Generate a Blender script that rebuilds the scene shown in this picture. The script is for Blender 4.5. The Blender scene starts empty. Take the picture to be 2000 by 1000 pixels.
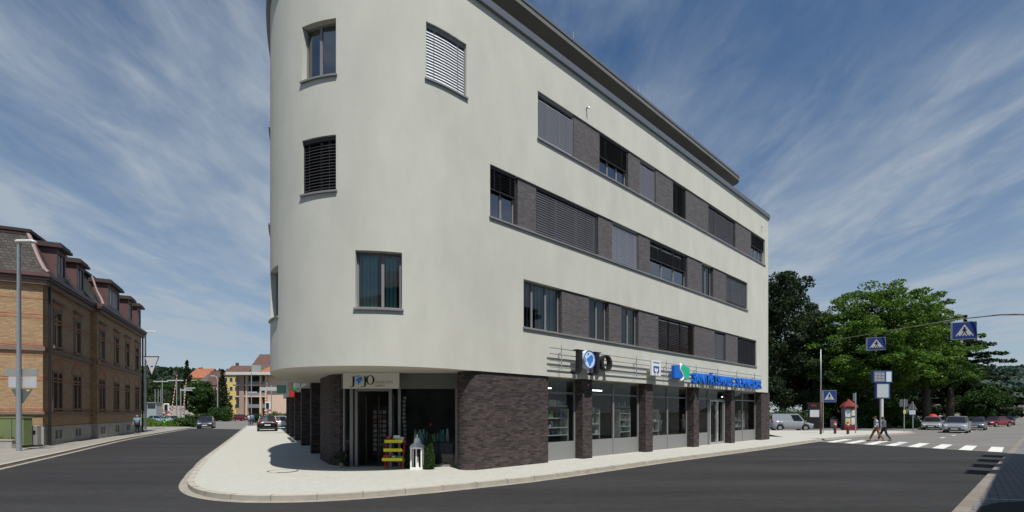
import bpy, bmesh, math, random
import numpy as np
from mathutils import Vector, Matrix
from mathutils.geometry import tessellate_polygon
random.seed(7); RNG = np.random.default_rng(11)
R = math.radians
scene = bpy.context.scene
col = scene.collection

# ------------------------------------------------------------------ camera
F, HOR, EYE = 944.4, 805.0, 2.0      # focal length and horizon row in 2000-px photo units, eye height (m)
cam_d = bpy.data.cameras.new('camera'); cam = bpy.data.objects.new('camera', cam_d); col.objects.link(cam)
cam.location = (0, 0, EYE); cam.rotation_euler = (R(90), 0, 0)
cam_d.sensor_width = 36; cam_d.lens = 36 * F / 2000; cam_d.shift_y = (HOR - 500) / 2000
cam_d.clip_start = .05; cam_d.clip_end = 9000
scene.camera = cam

# ------------------------------------------------------------------ sky, sun, exposure
SUN_DIR = Vector((.445, -.8955, 0)).normalized(); SUN_EL = R(62)
world = bpy.data.worlds.new('World'); scene.world = world; world.use_nodes = True
wn, wl = world.node_tree.nodes, world.node_tree.links
wn.clear()
def N(t, **k):
    n = wn.new(t)
    for a, b in k.items(): setattr(n, a, b)
    return n
wo = N('ShaderNodeOutputWorld'); bg = N('ShaderNodeBackground'); bg.inputs[1].default_value = .082
sky = N('ShaderNodeTexSky', sky_type='NISHITA', sun_disc=False)
sky.sun_elevation = SUN_EL; sky.sun_rotation = math.atan2(SUN_DIR.x, SUN_DIR.y)
sky.air_density = 1.0; sky.dust_density = .35; sky.ozone_density = 2.6; sky.altitude = 300
tc = N('ShaderNodeTexCoord'); sep = N('ShaderNodeSeparateXYZ'); wl.new(tc.outputs['Generated'], sep.inputs[0])
def M1(op, a, b=None, c=None):
    m = N('ShaderNodeMath', operation=op)
    for i, v in enumerate((a, b, c)):
        if v is None: continue
        if isinstance(v, (int, float)): m.inputs[i].default_value = v
        else: wl.new(v, m.inputs[i])
    return m.outputs[0]
zc = M1('ADD', M1('MAXIMUM', sep.outputs[2], 0.0), .10)
px_, py_ = M1('DIVIDE', sep.outputs[0], zc), M1('DIVIDE', sep.outputs[1], zc)
comb = N('ShaderNodeCombineXYZ'); wl.new(px_, comb.inputs[0]); wl.new(py_, comb.inputs[1])
def cloud(scale, stretch, rot, off, lo, hi, detail=9, rough=.62, dist=.6):
    mp = N('ShaderNodeMapping'); wl.new(comb.outputs[0], mp.inputs[0])
    mp.inputs['Rotation'].default_value = (0, 0, R(rot)); mp.inputs['Scale'].default_value = (scale, scale * stretch, 1)
    mp.inputs['Location'].default_value = (off, off * .7, 0)
    nz = N('ShaderNodeTexNoise'); wl.new(mp.outputs[0], nz.inputs[0])
    nz.inputs['Scale'].default_value = 1; nz.inputs['Detail'].default_value = detail
    nz.inputs['Roughness'].default_value = rough; nz.inputs['Distortion'].default_value = dist
    mr = N('ShaderNodeMapRange', interpolation_type='SMOOTHSTEP'); wl.new(nz.outputs[0], mr.inputs[0])
    mr.inputs[1].default_value = lo; mr.inputs[2].default_value = hi
    return mr.outputs[0]
c1 = cloud(1.5, .45, 8, 3.1, .35, .78, dist=.35)
c2 = cloud(5.0, .40, -10, 9.3, .38, .80, dist=.4)
c3 = cloud(.6, .7, 12, 5.2, .30, .58, detail=4, dist=.3)
cl = M1('MULTIPLY', M1('ADD', M1('MULTIPLY', c1, .75), M1('MULTIPLY', c2, .55)), M1('ADD', M1('MULTIPLY', c3, .85), .12))
low = N('ShaderNodeMapRange'); wl.new(sep.outputs[2], low.inputs[0])
low.inputs[1].default_value = 0.0; low.inputs[2].default_value = .60; low.inputs[3].default_value = .58; low.inputs[4].default_value = 0
cl = M1('MINIMUM', M1('ADD', M1('MULTIPLY', cl, .95), low.outputs[0]), .86)
hsv = N('ShaderNodeHueSaturation'); hsv.inputs['Saturation'].default_value = 1.22; hsv.inputs['Value'].default_value = 1.0
wl.new(sky.outputs[0], hsv.inputs['Color'])
mixc = N('ShaderNodeMix', data_type='RGBA'); wl.new(cl, mixc.inputs[0])
wl.new(hsv.outputs[0], mixc.inputs[6]); mixc.inputs[7].default_value = (4.8, 5.5, 6.2, 1)
wl.new(mixc.outputs[2], bg.inputs[0]); wl.new(bg.outputs[0], wo.inputs[0])

sd = bpy.data.lights.new('sun', 'SUN'); so = bpy.data.objects.new('sun', sd); col.objects.link(so)
sd.energy = 4.9; sd.angle = R(.5); sd.color = (1, .955, .88)
sv = Vector((SUN_DIR.x * math.cos(SUN_EL), SUN_DIR.y * math.cos(SUN_EL), math.sin(SUN_EL)))
so.rotation_euler = sv.to_track_quat('Z', 'Y').to_euler(); so.location = sv * 60
scene.view_settings.view_transform = 'Standard'; scene.view_settings.look = 'None'
scene.view_settings.gamma = 1; scene.view_settings.use_curve_mapping = False
scene.view_settings.exposure = .08

# ------------------------------------------------------------------ helpers
def at(x, y, Y):
    """a point seen in the photo at (x, y), placed at real distance Y"""
    return Vector(((x - 1000) / F * Y, Y, EYE + (HOR - y) * Y / F))
def gp(x, y, z=0.0):
    Y = F * (EYE - z) / (y - HOR)
    return Vector(((x - 1000) / F * Y, Y, z))
SW = .13     # pavement height
MAT = {}
def mat(name, c, rough=.8, metal=0., var=0., vs=3., bump=0., bs=40., c2=None, spec=.4, stretch=None, emit=None):
    if name in MAT: return MAT[name]
    m = bpy.data.materials.new(name); m.use_nodes = True; nt = m.node_tree; b = nt.nodes['Principled BSDF']
    b.inputs['Base Color'].default_value = (*c, 1); b.inputs['Roughness'].default_value = rough
    b.inputs['Metallic'].default_value = metal; b.inputs['Specular IOR Level'].default_value = spec
    t = nt.nodes.new('ShaderNodeTexCoord')
    if var or c2:
        n = nt.nodes.new('ShaderNodeTexNoise'); n.inputs['Scale'].default_value = vs; n.inputs['Detail'].default_value = 7; n.inputs['Roughness'].default_value = .62
        if stretch:
            mp = nt.nodes.new('ShaderNodeMapping'); mp.inputs['Scale'].default_value = stretch
            nt.links.new(t.outputs['Object'], mp.inputs[0]); nt.links.new(mp.outputs[0], n.inputs[0])
        else: nt.links.new(t.outputs['Object'], n.inputs[0])
        r = nt.nodes.new('ShaderNodeValToRGB')
        ca = c; cb = c2 if c2 else tuple(min(1, x * (1 + var)) for x in c)
        if not c2: ca = tuple(x * (1 - var) for x in c)
        r.color_ramp.elements[0].position = .33; r.color_ramp.elements[1].position = .67
        r.color_ramp.elements[0].color = (*ca, 1); r.color_ramp.elements[1].color = (*cb, 1)
        nt.links.new(n.outputs[0], r.inputs[0]); nt.links.new(r.outputs[0], b.inputs['Base Color'])
    if bump:
        n2 = nt.nodes.new('ShaderNodeTexNoise'); n2.inputs['Scale'].default_value = bs; n2.inputs['Detail'].default_value = 5
        nt.links.new(t.outputs['Object'], n2.inputs[0])
        bp = nt.nodes.new('ShaderNodeBump'); bp.inputs['Strength'].default_value = bump; bp.inputs['Distance'].default_value = .02
        nt.links.new(n2.outputs[0], bp.inputs['Height']); nt.links.new(bp.outputs[0], b.inputs['Normal'])
    if emit:
        b.inputs['Emission Color'].default_value = (*emit[:3], 1); b.inputs['Emission Strength'].default_value = emit[3]
    MAT[name] = m; return m
def brick(name, c1, c2, mortar, bw=.25, bh=.072, ms=.012, var=.25, rough=.85, bump=.5, band=None):
    if name in MAT: return MAT[name]
    m = bpy.data.materials.new(name); m.use_nodes = True; nt = m.node_tree; b = nt.nodes['Principled BSDF']
    b.inputs['Roughness'].default_value = rough; b.inputs['Specular IOR Level'].default_value = .3
    uv = nt.nodes.new('ShaderNodeUVMap'); uv.uv_map = 'UVMap'
    br = nt.nodes.new('ShaderNodeTexBrick'); br.inputs['Scale'].default_value = 1
    br.inputs['Brick Width'].default_value = bw; br.inputs['Row Height'].default_value = bh; br.inputs['Mortar Size'].default_value = ms
    br.inputs['Mortar Smooth'].default_value = .1; br.inputs['Bias'].default_value = 0
    br.inputs['Color1'].default_value = (*c1, 1); br.inputs['Color2'].default_value = (*c2, 1); br.inputs['Mortar'].default_value = (*mortar, 1)
    nt.links.new(uv.outputs[0], br.inputs[0])
    n = nt.nodes.new('ShaderNodeTexNoise'); n.inputs['Scale'].default_value = 5.5; n.inputs['Detail'].default_value = 9; n.inputs['Roughness'].default_value = .7
    mp = nt.nodes.new('ShaderNodeMapping'); mp.inputs['Scale'].default_value = (1, 2.0, 1)
    nt.links.new(uv.outputs[0], mp.inputs[0]); nt.links.new(mp.outputs[0], n.inputs[0])
    mr = nt.nodes.new('ShaderNodeMapRange'); mr.inputs[1].default_value = .3; mr.inputs[2].default_value = .7
    mr.inputs[3].default_value = 1 - var; mr.inputs[4].default_value = 1 + var; nt.links.new(n.outputs[0], mr.inputs[0])
    mx = nt.nodes.new('ShaderNodeVectorMath'); mx.operation = 'SCALE'
    nt.links.new(br.outputs[0], mx.inputs[0]); nt.links.new(mr.outputs[0], mx.inputs['Scale'])
    nt.links.new(mx.outputs[0], b.inputs['Base Color'])
    bp = nt.nodes.new('ShaderNodeBump'); bp.inputs['Strength'].default_value = bump; bp.inputs['Distance'].default_value = .012
    nt.links.new(br.outputs['Fac'], bp.inputs['Height']); bp.invert = True; nt.links.new(bp.outputs[0], b.inputs['Normal'])
    MAT[name] = m; return m
def glass(name, tint=(.75, .8, .8), refl=1.0, rough=.01, base=.04, fm=1.4):
    if name in MAT: return MAT[name]
    m = bpy.data.materials.new(name); m.use_nodes = True; nt = m.node_tree; nt.nodes.clear()
    o = nt.nodes.new('ShaderNodeOutputMaterial'); mx = nt.nodes.new('ShaderNodeMixShader')
    tr = nt.nodes.new('ShaderNodeBsdfTransparent'); tr.inputs[0].default_value = (*tint, 1)
    gl = nt.nodes.new('ShaderNodeBsdfGlossy'); gl.inputs['Roughness'].default_value = rough; gl.inputs[0].default_value = (refl, refl, refl, 1)
    fr = nt.nodes.new('ShaderNodeFresnel'); fr.inputs[0].default_value = 1.6
    ad = nt.nodes.new('ShaderNodeMath'); ad.operation = 'MULTIPLY_ADD'; ad.inputs[1].default_value = fm; ad.inputs[2].default_value = base; ad.use_clamp = True
    nt.links.new(fr.outputs[0], ad.inputs[0]); nt.links.new(ad.outputs[0], mx.inputs[0])
    nt.links.new(tr.outputs[0], mx.inputs[1]); nt.links.new(gl.outputs[0], mx.inputs[2]); nt.links.new(mx.outputs[0], o.inputs[0])
    MAT[name] = m; return m

XF = {}       # world matrix of every root
class MB:
    def __init__(s): s.v = []; s.f = []; s.m = []
    def add(s, vs, fs, mi=0):
        o = len(s.v); s.v += [tuple(v) for v in vs]
        for f in fs: s.f.append([o + i for i in f]); s.m.append(mi)
        return s
    def box(s, c, d, mi=0, rz=0, taper=1.0):
        c = Vector(c); hx, hy, hz = d[0] / 2, d[1] / 2, d[2] / 2; vs = []
        rot = Matrix.Rotation(rz, 3, 'Z')
        for k in (-1, 1):
            t = taper if k > 0 else 1
            for a, b in ((-1, -1), (1, -1), (1, 1), (-1, 1)): vs.append(c + rot @ Vector((a * hx * t, b * hy * t, k * hz)))
        return s.add(vs, [(0, 3, 2, 1), (4, 5, 6, 7), (0, 1, 5, 4), (1, 2, 6, 5), (2, 3, 7, 6), (3, 0, 4, 7)], mi)
    def bar(s, p0, p1, w, h, up=(0, 0, 1), mi=0):
        """square bar from p0 to p1; w across, h along up"""
        p0, p1 = Vector(p0), Vector(p1); d = (p1 - p0).normalized(); up = Vector(up)
        a = d.cross(up)
        if a.length < 1e-4: a = d.cross(Vector((1, 0, 0)))
        a.normalize(); b = a.cross(d).normalized(); vs = []
        for p in (p0, p1):
            for i, j in ((-1, -1), (1, -1), (1, 1), (-1, 1)): vs.append(p + a * i * w / 2 + b * j * h / 2)
        return s.add(vs, [(0, 1, 2, 3), (7, 6, 5, 4), (0, 4, 5, 1), (1, 5, 6, 2), (2, 6, 7, 3), (3, 7, 4, 0)], mi)
    def tube(s, pts, rad, n=8, mi=0, cap=True):
        pts = [Vector(p) for p in pts]
        if not isinstance(rad, (list, tuple)): rad = [rad] * len(pts)
        o = len(s.v); prev = None
        for i, p in enumerate(pts):
            d = (pts[min(i + 1, len(pts) - 1)] - pts[max(i - 1, 0)]).normalized()
            a = d.orthogonal().normalized() if prev is None else (prev - d * prev.dot(d)).normalized()
            prev = a; b = d.cross(a)
            for k in range(n):
                t = 2 * math.pi * k / n; s.v.append(tuple(p + (a * math.cos(t) + b * math.sin(t)) * rad[i]))
        for i in range(len(pts) - 1):
            for k in range(n):
                k2 = (k + 1) % n; s.f.append([o + i * n + k, o + i * n + k2, o + (i + 1) * n + k2, o + (i + 1) * n + k]); s.m.append(mi)
        if cap:
            s.f.append([o + k for k in range(n)][::-1]); s.m.append(mi)
            q = o + (len(pts) - 1) * n; s.f.append([q + k for k in range(n)]); s.m.append(mi)
        return s
    def prism(s, poly, z0, z1, mi=0, mi_top=None):
        """vertical prism over polygon (counter-clockwise xy list)"""
        n = len(poly); A = sum(poly[i][0] * poly[(i + 1) % n][1] - poly[(i + 1) % n][0] * poly[i][1] for i in range(n))
        if A < 0: poly = poly[::-1]
        o = len(s.v); s.v += [(p[0], p[1], z0) for p in poly] + [(p[0], p[1], z1) for p in poly]
        for i in range(n):
            j = (i + 1) % n; s.f.append([o + i, o + j, o + n + j, o + n + i]); s.m.append(mi)
        tr = tessellate_polygon([[Vector((p[0], p[1], 0)) for p in poly]])
        for t in tr:
            a, b, c = (Vector(poly[i][:2]) for i in t)
            if (b - a).cross(c - a) < 0: t = t[::-1]
            s.f.append([o + n + i for i in t]); s.m.append(mi if mi_top is None else mi_top)
            s.f.append([o + i for i in t][::-1]); s.m.append(mi)
        return s
    def flat(s, poly, z, mi=0):
        o = len(s.v); s.v += [(p[0], p[1], z if z is not None else p[2]) for p in poly]
        for t in tessellate_polygon([[Vector((p[0], p[1], 0)) for p in poly]]):
            a, b, c = (Vector(poly[i][:2]) for i in t)
            if (b - a).cross(c - a) < 0: t = t[::-1]
            s.f.append([o + i for i in t]); s.m.append(mi)
        return s
    def lathe(s, prof, c=(0, 0, 0), n=16, mi=0, sx=1, sy=1):
        o = len(s.v); c = Vector(c)
        for r_, z in prof:
            for k in range(n):
                t = 2 * math.pi * k / n; s.v.append((c.x + r_ * math.cos(t) * sx, c.y + r_ * math.sin(t) * sy, c.z + z))
        for i in range(len(prof) - 1):
            for k in range(n):
                k2 = (k + 1) % n; s.f.append([o + i * n + k, o + i * n + k2, o + (i + 1) * n + k2, o + (i + 1) * n + k]); s.m.append(mi)
        s.f.append([o + k for k in range(n)][::-1]); s.m.append(mi)
        q = o + (len(prof) - 1) * n; s.f.append([q + k for k in range(n)]); s.m.append(mi)
        return s
    def ball(s, c, rx, ry=None, rz=None, n=12, mi=0):
        ry = ry or rx; rz = rz or rx
        return s.lathe([(math.sin(math.pi * i / 8) * 1.0 + 1e-4, -math.cos(math.pi * i / 8) * rz) for i in range(9)], c, n, mi, rx, ry)
    def build(s, name, mats, parent=None, smooth=False, world=False, bevel=0, link=True):
        me = bpy.data.meshes.new(name)
        vs = s.v
        if world and parent is not None:
            Mi = XF[root_of(parent)].inverted(); vs = [tuple(Mi @ Vector(v)) for v in vs]
        me.from_pydata(vs, [], s.f)
        for m in (mats if isinstance(mats, (list, tuple)) else [mats]): me.materials.append(m)
        me.polygons.foreach_set('material_index', s.m)
        if smooth: me.polygons.foreach_set('use_smooth', [True] * len(me.polygons))
        me.update(); auto_uv(me)
        o = bpy.data.objects.new(name, me)
        if smooth == 'auto': me.set_sharp_from_angle(angle=R(35))
        col.objects.link(o)
        if parent is not None: o.parent = parent
        if bevel:
            b = o.modifiers.new('bevel', 'BEVEL'); b.width = bevel; b.segments = 1; b.limit_method = 'ANGLE'
        return o
def root_of(o):
    while o.parent is not None: o = o.parent
    return o.name
def auto_uv(me):
    """planar UVs in metres: along the face's level direction, and height"""
    n = len(me.loops)
    if n == 0: return
    uvl = me.uv_layers.new(name='UVMap')
    co = np.empty(len(me.vertices) * 3); me.vertices.foreach_get('co', co); co = co.reshape(-1, 3)
    li = np.empty(n, dtype=np.int32); me.loops.foreach_get('vertex_index', li)
    nf = len(me.polygons); nr = np.empty(nf * 3); me.polygons.foreach_get('normal', nr); nr = nr.reshape(-1, 3)
    lt = np.empty(nf, dtype=np.int32); me.polygons.foreach_get('loop_total', lt)
    fi = np.repeat(np.arange(nf), lt); nn = nr[fi]; p = co[li]
    hz = np.abs(nn[:, 2]) > .8; h = np.hypot(nn[:, 0], nn[:, 1]) + 1e-9
    tx, ty = -nn[:, 1] / h, nn[:, 0] / h
    u = np.where(hz, p[:, 0], p[:, 0] * tx + p[:, 1] * ty); v = np.where(hz, p[:, 1], p[:, 2])
    uvl.data.foreach_set('uv', np.stack([u, v], 1).ravel())
def tag(o, label=None, cat=None, group=None, kind=None):
    if label: o['label'] = label
    if cat: o['category'] = cat
    if group: o['group'] = group
    if kind: o['kind'] = kind
    return o
def thing(name, label, cat, loc=(0, 0, 0), rz=0, group=None):
    o = bpy.data.objects.new(name, None); col.objects.link(o); o.empty_display_size = .3
    o.location = loc; o.rotation_euler = (0, 0, rz); tag(o, label, cat, group)
    XF[o.name] = Matrix.Translation(Vector(loc)) @ Matrix.Rotation(rz, 4, 'Z')
    return o
def dup(root, loc, rz=0, label=None, group=None, scale=1):
    r = root.copy(); col.objects.link(r); r.location = loc; r.rotation_euler = (0, 0, rz); r.scale = (scale,) * 3
    if label: r['label'] = label
    if group: r['group'] = group
    for ch in list(root.children):
        c = ch.copy(); col.objects.link(c); c.parent = r
        for g in ch.children:
            d = g.copy(); col.objects.link(d); d.parent = c
    return r
def struct(name, mb, m, **k):
    o = mb.build(name, m, **k); o['kind'] = 'structure'; return o

# ------------------------------------------------------------------ materials
plaster = mat('plaster', (.54, .545, .488), .93, var=.065, vs=.9, bump=.3, bs=90, spec=.2, stretch=(1, 1, .45))
cap_metal = mat('cap_metal', (.20, .215, .235), .45, .5)
frame_m = mat('frame_grey', (.21, .212, .215), .5)
frame_d = mat('frame_dark', (.045, .045, .048), .5)
panel_m = mat('panel_grey', (.22, .225, .225), .55)
fascia_m = mat('fascia_grey', (.13, .133, .13), .55)
slab_m = mat('slab_grey', (.15, .15, .14), .8, var=.1, vs=1.5)
darkbrick = brick('dark_brick', (.024, .019, .020), (.098, .070, .066), (.048, .046, .047), bw=.24, bh=.07, ms=.011, var=.28)
greybrick = brick('grey_brick', (.078, .070, .073), (.135, .122, .126), (.10, .10, .104), bw=.28, bh=.06, ms=.011, var=.25)
glass_shop = glass('shop_glass', (.9, .94, .94), .85, base=.0, fm=.75)
glass_win = glass('window_glass', (.72, .78, .78), .9, base=.16)
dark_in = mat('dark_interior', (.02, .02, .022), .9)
white_p = mat('white_paint', (.72, .72, .70), .5)
steel = mat('galvanised_steel', (.36, .38, .39), .5, .6, var=.12, vs=4)
black_m = mat('black_paint', (.012, .012, .014), .35)

# ================================================================== GROUND
def asphalt(name, c, var, patch, crack=0):
    m = bpy.data.materials.new(name); m.use_nodes = True; nt = m.node_tree; b = nt.nodes['Principled BSDF']
    b.inputs['Roughness'].default_value = .88; b.inputs['Specular IOR Level'].default_value = .25
    t = nt.nodes.new('ShaderNodeTexCoord')
    def nz(s, d, st=None):
        n = nt.nodes.new('ShaderNodeTexNoise'); n.inputs['Scale'].default_value = s; n.inputs['Detail'].default_value = d; n.inputs['Roughness'].default_value = .65
        mp = nt.nodes.new('ShaderNodeMapping'); mp.inputs['Rotation'].default_value = (0, 0, R(-43))
        if st: mp.inputs['Scale'].default_value = st
        nt.links.new(t.outputs['Object'], mp.inputs[0]); nt.links.new(mp.outputs[0], n.inputs[0]); return n.outputs[0]
    def mul(a, b_, lo, hi, x0=.3, x1=.7):
        r = nt.nodes.new('ShaderNodeMapRange'); r.inputs[1].default_value = x0; r.inputs[2].default_value = x1; r.inputs[3].default_value = lo; r.inputs[4].default_value = hi
        nt.links.new(b_, r.inputs[0])
        if a is None: return r.outputs[0]
        q = nt.nodes.new('ShaderNodeMath'); q.operation = 'MULTIPLY'; nt.links.new(a, q.inputs[0]); nt.links.new(r.outputs[0], q.inputs[1]); return q.outputs[0]
    v = mul(None, nz(.35, 6, (.25, 1.6, 1)), 1 - patch, 1 + patch)
    v = mul(v, nz(38, 3), 1 - var, 1 + var); v = mul(v, nz(4, 6), 1 - var * .6, 1 + var * .6)
    if crack:
        vo = nt.nodes.new('ShaderNodeTexVoronoi'); vo.feature = 'DISTANCE_TO_EDGE'; vo.inputs['Scale'].default_value = .28
        ds = nt.nodes.new('ShaderNodeVectorMath'); ds.operation = 'ADD'; nn = nt.nodes.new('ShaderNodeTexNoise'); nn.inputs['Scale'].default_value = .9; nn.inputs['Detail'].default_value = 5
        nt.links.new(t.outputs['Object'], nn.inputs[0]); nt.links.new(t.outputs['Object'], ds.inputs[0]); nt.links.new(nn.outputs['Color'], ds.inputs[1]); nt.links.new(ds.outputs[0], vo.inputs[0])
        v = mul(v, vo.outputs[0], crack, 1, 0, .012)
    q = nt.nodes.new('ShaderNodeVectorMath'); q.operation = 'SCALE'; q.inputs[0].default_value = c; nt.links.new(v, q.inputs['Scale']); nt.links.new(q.outputs[0], b.inputs['Base Color'])
    bp = nt.nodes.new('ShaderNodeBump'); bp.inputs['Strength'].default_value = .5; bp.inputs['Distance'].default_value = .01
    nt.links.new(nz(70, 2), bp.inputs['Height']); nt.links.new(bp.outputs[0], b.inputs['Normal'])
    return m
new_asph = asphalt('new_asphalt', (.028, .0282, .029), .28, .36)
old_asph = asphalt('old_asphalt', (.165, .158, .148), .12, .14, crack=.7)
ground_m = mat('ground', (.10, .12, .06), .95, c2=(.16, .15, .11), vs=.05)
line_m = mat('road_paint', (.62, .63, .60), .7, var=.16, vs=9)

def paving(name, c1, c2, mortar, bw, bh, rot, var=.1, ms=.008):
    m = brick(name, c1, c2, mortar, bw, bh, ms, var, bump=.2); nt = m.node_tree
    uv = [n for n in nt.nodes if n.type == 'UVMAP'][0]
    mp = nt.nodes.new('ShaderNodeMapping'); mp.inputs['Rotation'].default_value = (0, 0, rot); nt.links.new(uv.outputs[0], mp.inputs[0])
    br = [n for n in nt.nodes if n.type == 'TEX_BRICK'][0]; nt.links.new(mp.outputs[0], br.inputs[0])
    return m
pave_light = paving('light_paving', (.41, .41, .37), (.455, .45, .405), (.345, .34, .305), .2, .1, R(-43), .10, .006)
pave_left = paving('left_paving', (.24, .225, .20), (.28, .262, .235), (.18, .17, .15), .4, .4, R(25), .12)
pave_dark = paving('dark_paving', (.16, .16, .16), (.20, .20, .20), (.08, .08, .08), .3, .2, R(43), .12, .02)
kerb_m = mat('kerb_stone', (.33, .31, .26), .85, c2=(.42, .40, .34), vs=2.5, bump=.3, bs=30)
gutter_m = mat('gutter_stone', (.22, .20, .17), .9, c2=(.33, .30, .26), vs=3)

ROADDIR = Vector((.7287, .6848, 0)); RN = Vector((.6848, -.7287, 0))
struct('ground', MB().flat([(-2500, -400), (2500, -400), (2500, 3000), (-2500, 3000)], -.03), ground_m)
struct('road', MB().flat([(-90, -30), (60, -30), (420, 290), (400, 340), (25, 78), (0, 62), (-28, 62), (-38, 105), (-110, 135), (-145, 108), (-80, 62), (-50, 62), (-50, 10)], 0), old_asph)
cb = Vector((20.9, 32.2)); cd = Vector((24.1 - 20.9, 24.5 - 32.2)).normalized()
e0 = cb - cd * 14; e1 = cb + cd * 14
struct('asphalt_resurfacing', MB().flat([(-60, -20), (40, -20), (e1.x, e1.y), (e0.x, e0.y), (-5, 40), (-26.5, 55), (-38.5, 58.5), (-41.5, 60), (-60, 40)], .004), new_asph)
# nose pavement with kerb
kerb = [(-36.5, 66), (-34.2, 62), (-26.5, 47), (-18.4, 31.2), (-13.0, 20.6), (-11.3, 17.5), (-10.5, 16.0), (-9.75, 14.7), (-9.05, 13.5), (-8.35, 12.5), (-7.6, 11.7), (-6.7, 11.1), (-5.6, 10.82), (-4.15, 11.0), (-2.5, 11.8), (-.6, 13.1), (1.3, 14.65), (6, 19.2), (12.9, 25.5), (19.9, 32.15), (23.4, 35.4), (29.5, 40.2), (35.8, 44.0), (38.5, 46.5), (38.6, 49)]
def smooth_poly(p, k=4):
    out = []
    for i in range(len(p) - 1):
        a = Vector(p[max(i - 1, 0)]); b = Vector(p[i]); c = Vector(p[i + 1]); d = Vector(p[min(i + 2, len(p) - 1)])
        for j in range(k):
            t = j / k
            out.append(.5 * ((2 * b) + (c - a) * t + (2 * a - 5 * b + 4 * c - d) * t * t + (3 * b - a - 3 * c + d) * t ** 3))
    out.append(Vector(p[-1])); return out
def offset(p, d):
    out = []
    for i in range(len(p)):
        t = (p[min(i + 1, len(p) - 1)] - p[max(i - 1, 0)]).normalized(); out.append(p[i] + Vector((-t.y, t.x)) * d)
    return out
kp = smooth_poly(kerb); kin = offset(kp, .16); kout = offset(kp, -.2)
def band(a, b, za, zb, mb=None, mi=0):
    mb = mb or MB(); o = len(mb.v)
    mb.v += [(p.x, p.y, za) for p in a] + [(p.x, p.y, zb) for p in b]; n = len(a)
    for i in range(n - 1): mb.f.append([o + i, o + i + 1, o + n + i + 1, o + n + i]); mb.m.append(mi)
    return mb
kb = band(kp, kp, -.02, SW, mi=0); kb = band(kp, kin, SW, SW + .004, kb)
def resample(p, step):
    out = [p[0]]; acc = 0
    for i in range(len(p) - 1):
        L = (p[i + 1] - p[i]).length; d = step - acc
        while d < L: out.append(p[i].lerp(p[i + 1], d / L)); d += step
        acc = (acc + L) % step
    return out
struct('kerb', kb, kerb_m, smooth='auto')
jm = MB()
for i, p in enumerate(resample(kp, 1.0)[1:-1]):
    q = min(range(len(kp)), key=lambda j: (kp[j] - p).length); q = max(1, min(q, len(kp) - 2)); t = (kp[q + 1] - kp[q - 1]).normalized(); nn = Vector((-t.y, t.x))
    a = p - nn * .003; b = p + nn * .163
    jm.bar((a.x, a.y, .065), (a.x + nn.x * .006, a.y + nn.y * .006, .065), .012, .13); jm.bar((a.x, a.y, SW + .002), (b.x, b.y, SW + .004), .012, .008)
struct('kerb_joints', jm, mat('joint_dark', (.12, .11, .10), .95))
struct('gutter_strip', band(kout, kp, .009, .010), gutter_m)
back = [(24, 50), (20.5, 36.5), (10, 45), (-10, 60), (-24, 56), (-33, 68)]
struct('pavement', MB().flat([(p.x, p.y) for p in kin] + back, SW), pave_light)
# left pavement
lk = smooth_poly([(-9, .5), (-18.2, 17.2), (-21.1, 22.5), (-28.6, 36.2), (-35.9, 51.7), (-40.2, 60.6), (-42.5, 62.6), (-47, 64.5)])
lki = offset(lk, .15)
kb2 = band(lk[::-1], lk[::-1], -.02, SW - .01); kb2 = band(lk[::-1], lki[::-1], SW - .01, SW - .006, kb2)
struct('kerb_left', kb2, kerb_m, smooth='auto')
struct('pavement_left', MB().flat([(p.x, p.y) for p in lki] + [(-48, 60), (-40, 50), (-30, 22), (-45, 12), (-30, 0)], SW - .01), pave_left)
struct('gutter_strip_left', band(lk, offset(lk, -.22), .009, .010), gutter_m)
# right pavement, in the shade of the building across the street
rk = [Vector((3.2 - 1.0, 3.9)), Vector((8.9, 9.68)), Vector((14.9, 15.1)), Vector((28.0, 27.0)), Vector((60, 57))]
rk = [Vector((8.9, 9.72)) + Vector((.741, .671)) * d for d in (-12, -4, 0, 1.3, 4, 8, 12, 18, 24, 26.5, 40, 60)]
rko = offset(rk, -.22)
kb3 = band(rk[::-1], rk[::-1], -.02, .06); kb3 = band(rk, rko, .06, .064, kb3)
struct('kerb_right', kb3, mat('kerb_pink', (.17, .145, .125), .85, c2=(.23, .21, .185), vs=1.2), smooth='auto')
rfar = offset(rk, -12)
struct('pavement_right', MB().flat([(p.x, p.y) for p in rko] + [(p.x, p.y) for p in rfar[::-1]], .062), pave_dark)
tt = Vector((.741, .671)); tn = Vector((.671, -.741)); o0 = Vector((8.9, 9.72))
def rl(a, b, w, m): 
    p = o0 + tt * a[0] + tn * a[1]; q = o0 + tt * b[0] + tn * b[1]; d = (q - p).normalized(); s_ = Vector((-d.y, d.x)) * w / 2
    return MB().flat([(p - s_).to_tuple(), (q - s_).to_tuple(), (q + s_).to_tuple(), (p + s_).to_tuple()], m)
L_ = MB()
for a, b, w in (((2.9, 1.0), (26, 1.6), .17), ((3.9, .95), (3.4, 5), .07), ((8.2, 1.15), (7.6, 5), .07), ((13.5, 1.2), (13, 5), .07), ((1.9, .3), (2.6, 1.1), .06)):
    p = o0 + tt * a[0] + tn * a[1]; q = o0 + tt * b[0] + tn * b[1]; d = (q - p).normalized(); s_ = Vector((-d.y, d.x)) * w / 2
    L_.flat([tuple(p - s_), tuple(q - s_), tuple(q + s_), tuple(p + s_)], .068)
struct('parking_lines', L_, mat('bay_line', (.45, .5, .56), .8, var=.1, vs=6))
ap = [o0 + tt * a + tn * b for a, b in ((-10, .32), (.6, .32), (1.6, .55), (2.6, 1.2), (1.6, 5), (1.2, 9), (-10, 9))]
struct('asphalt_patch', MB().flat([tuple(p) for p in ap], .067), asphalt('patch_asphalt', (.03, .03, .031), .1, .05))
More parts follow.
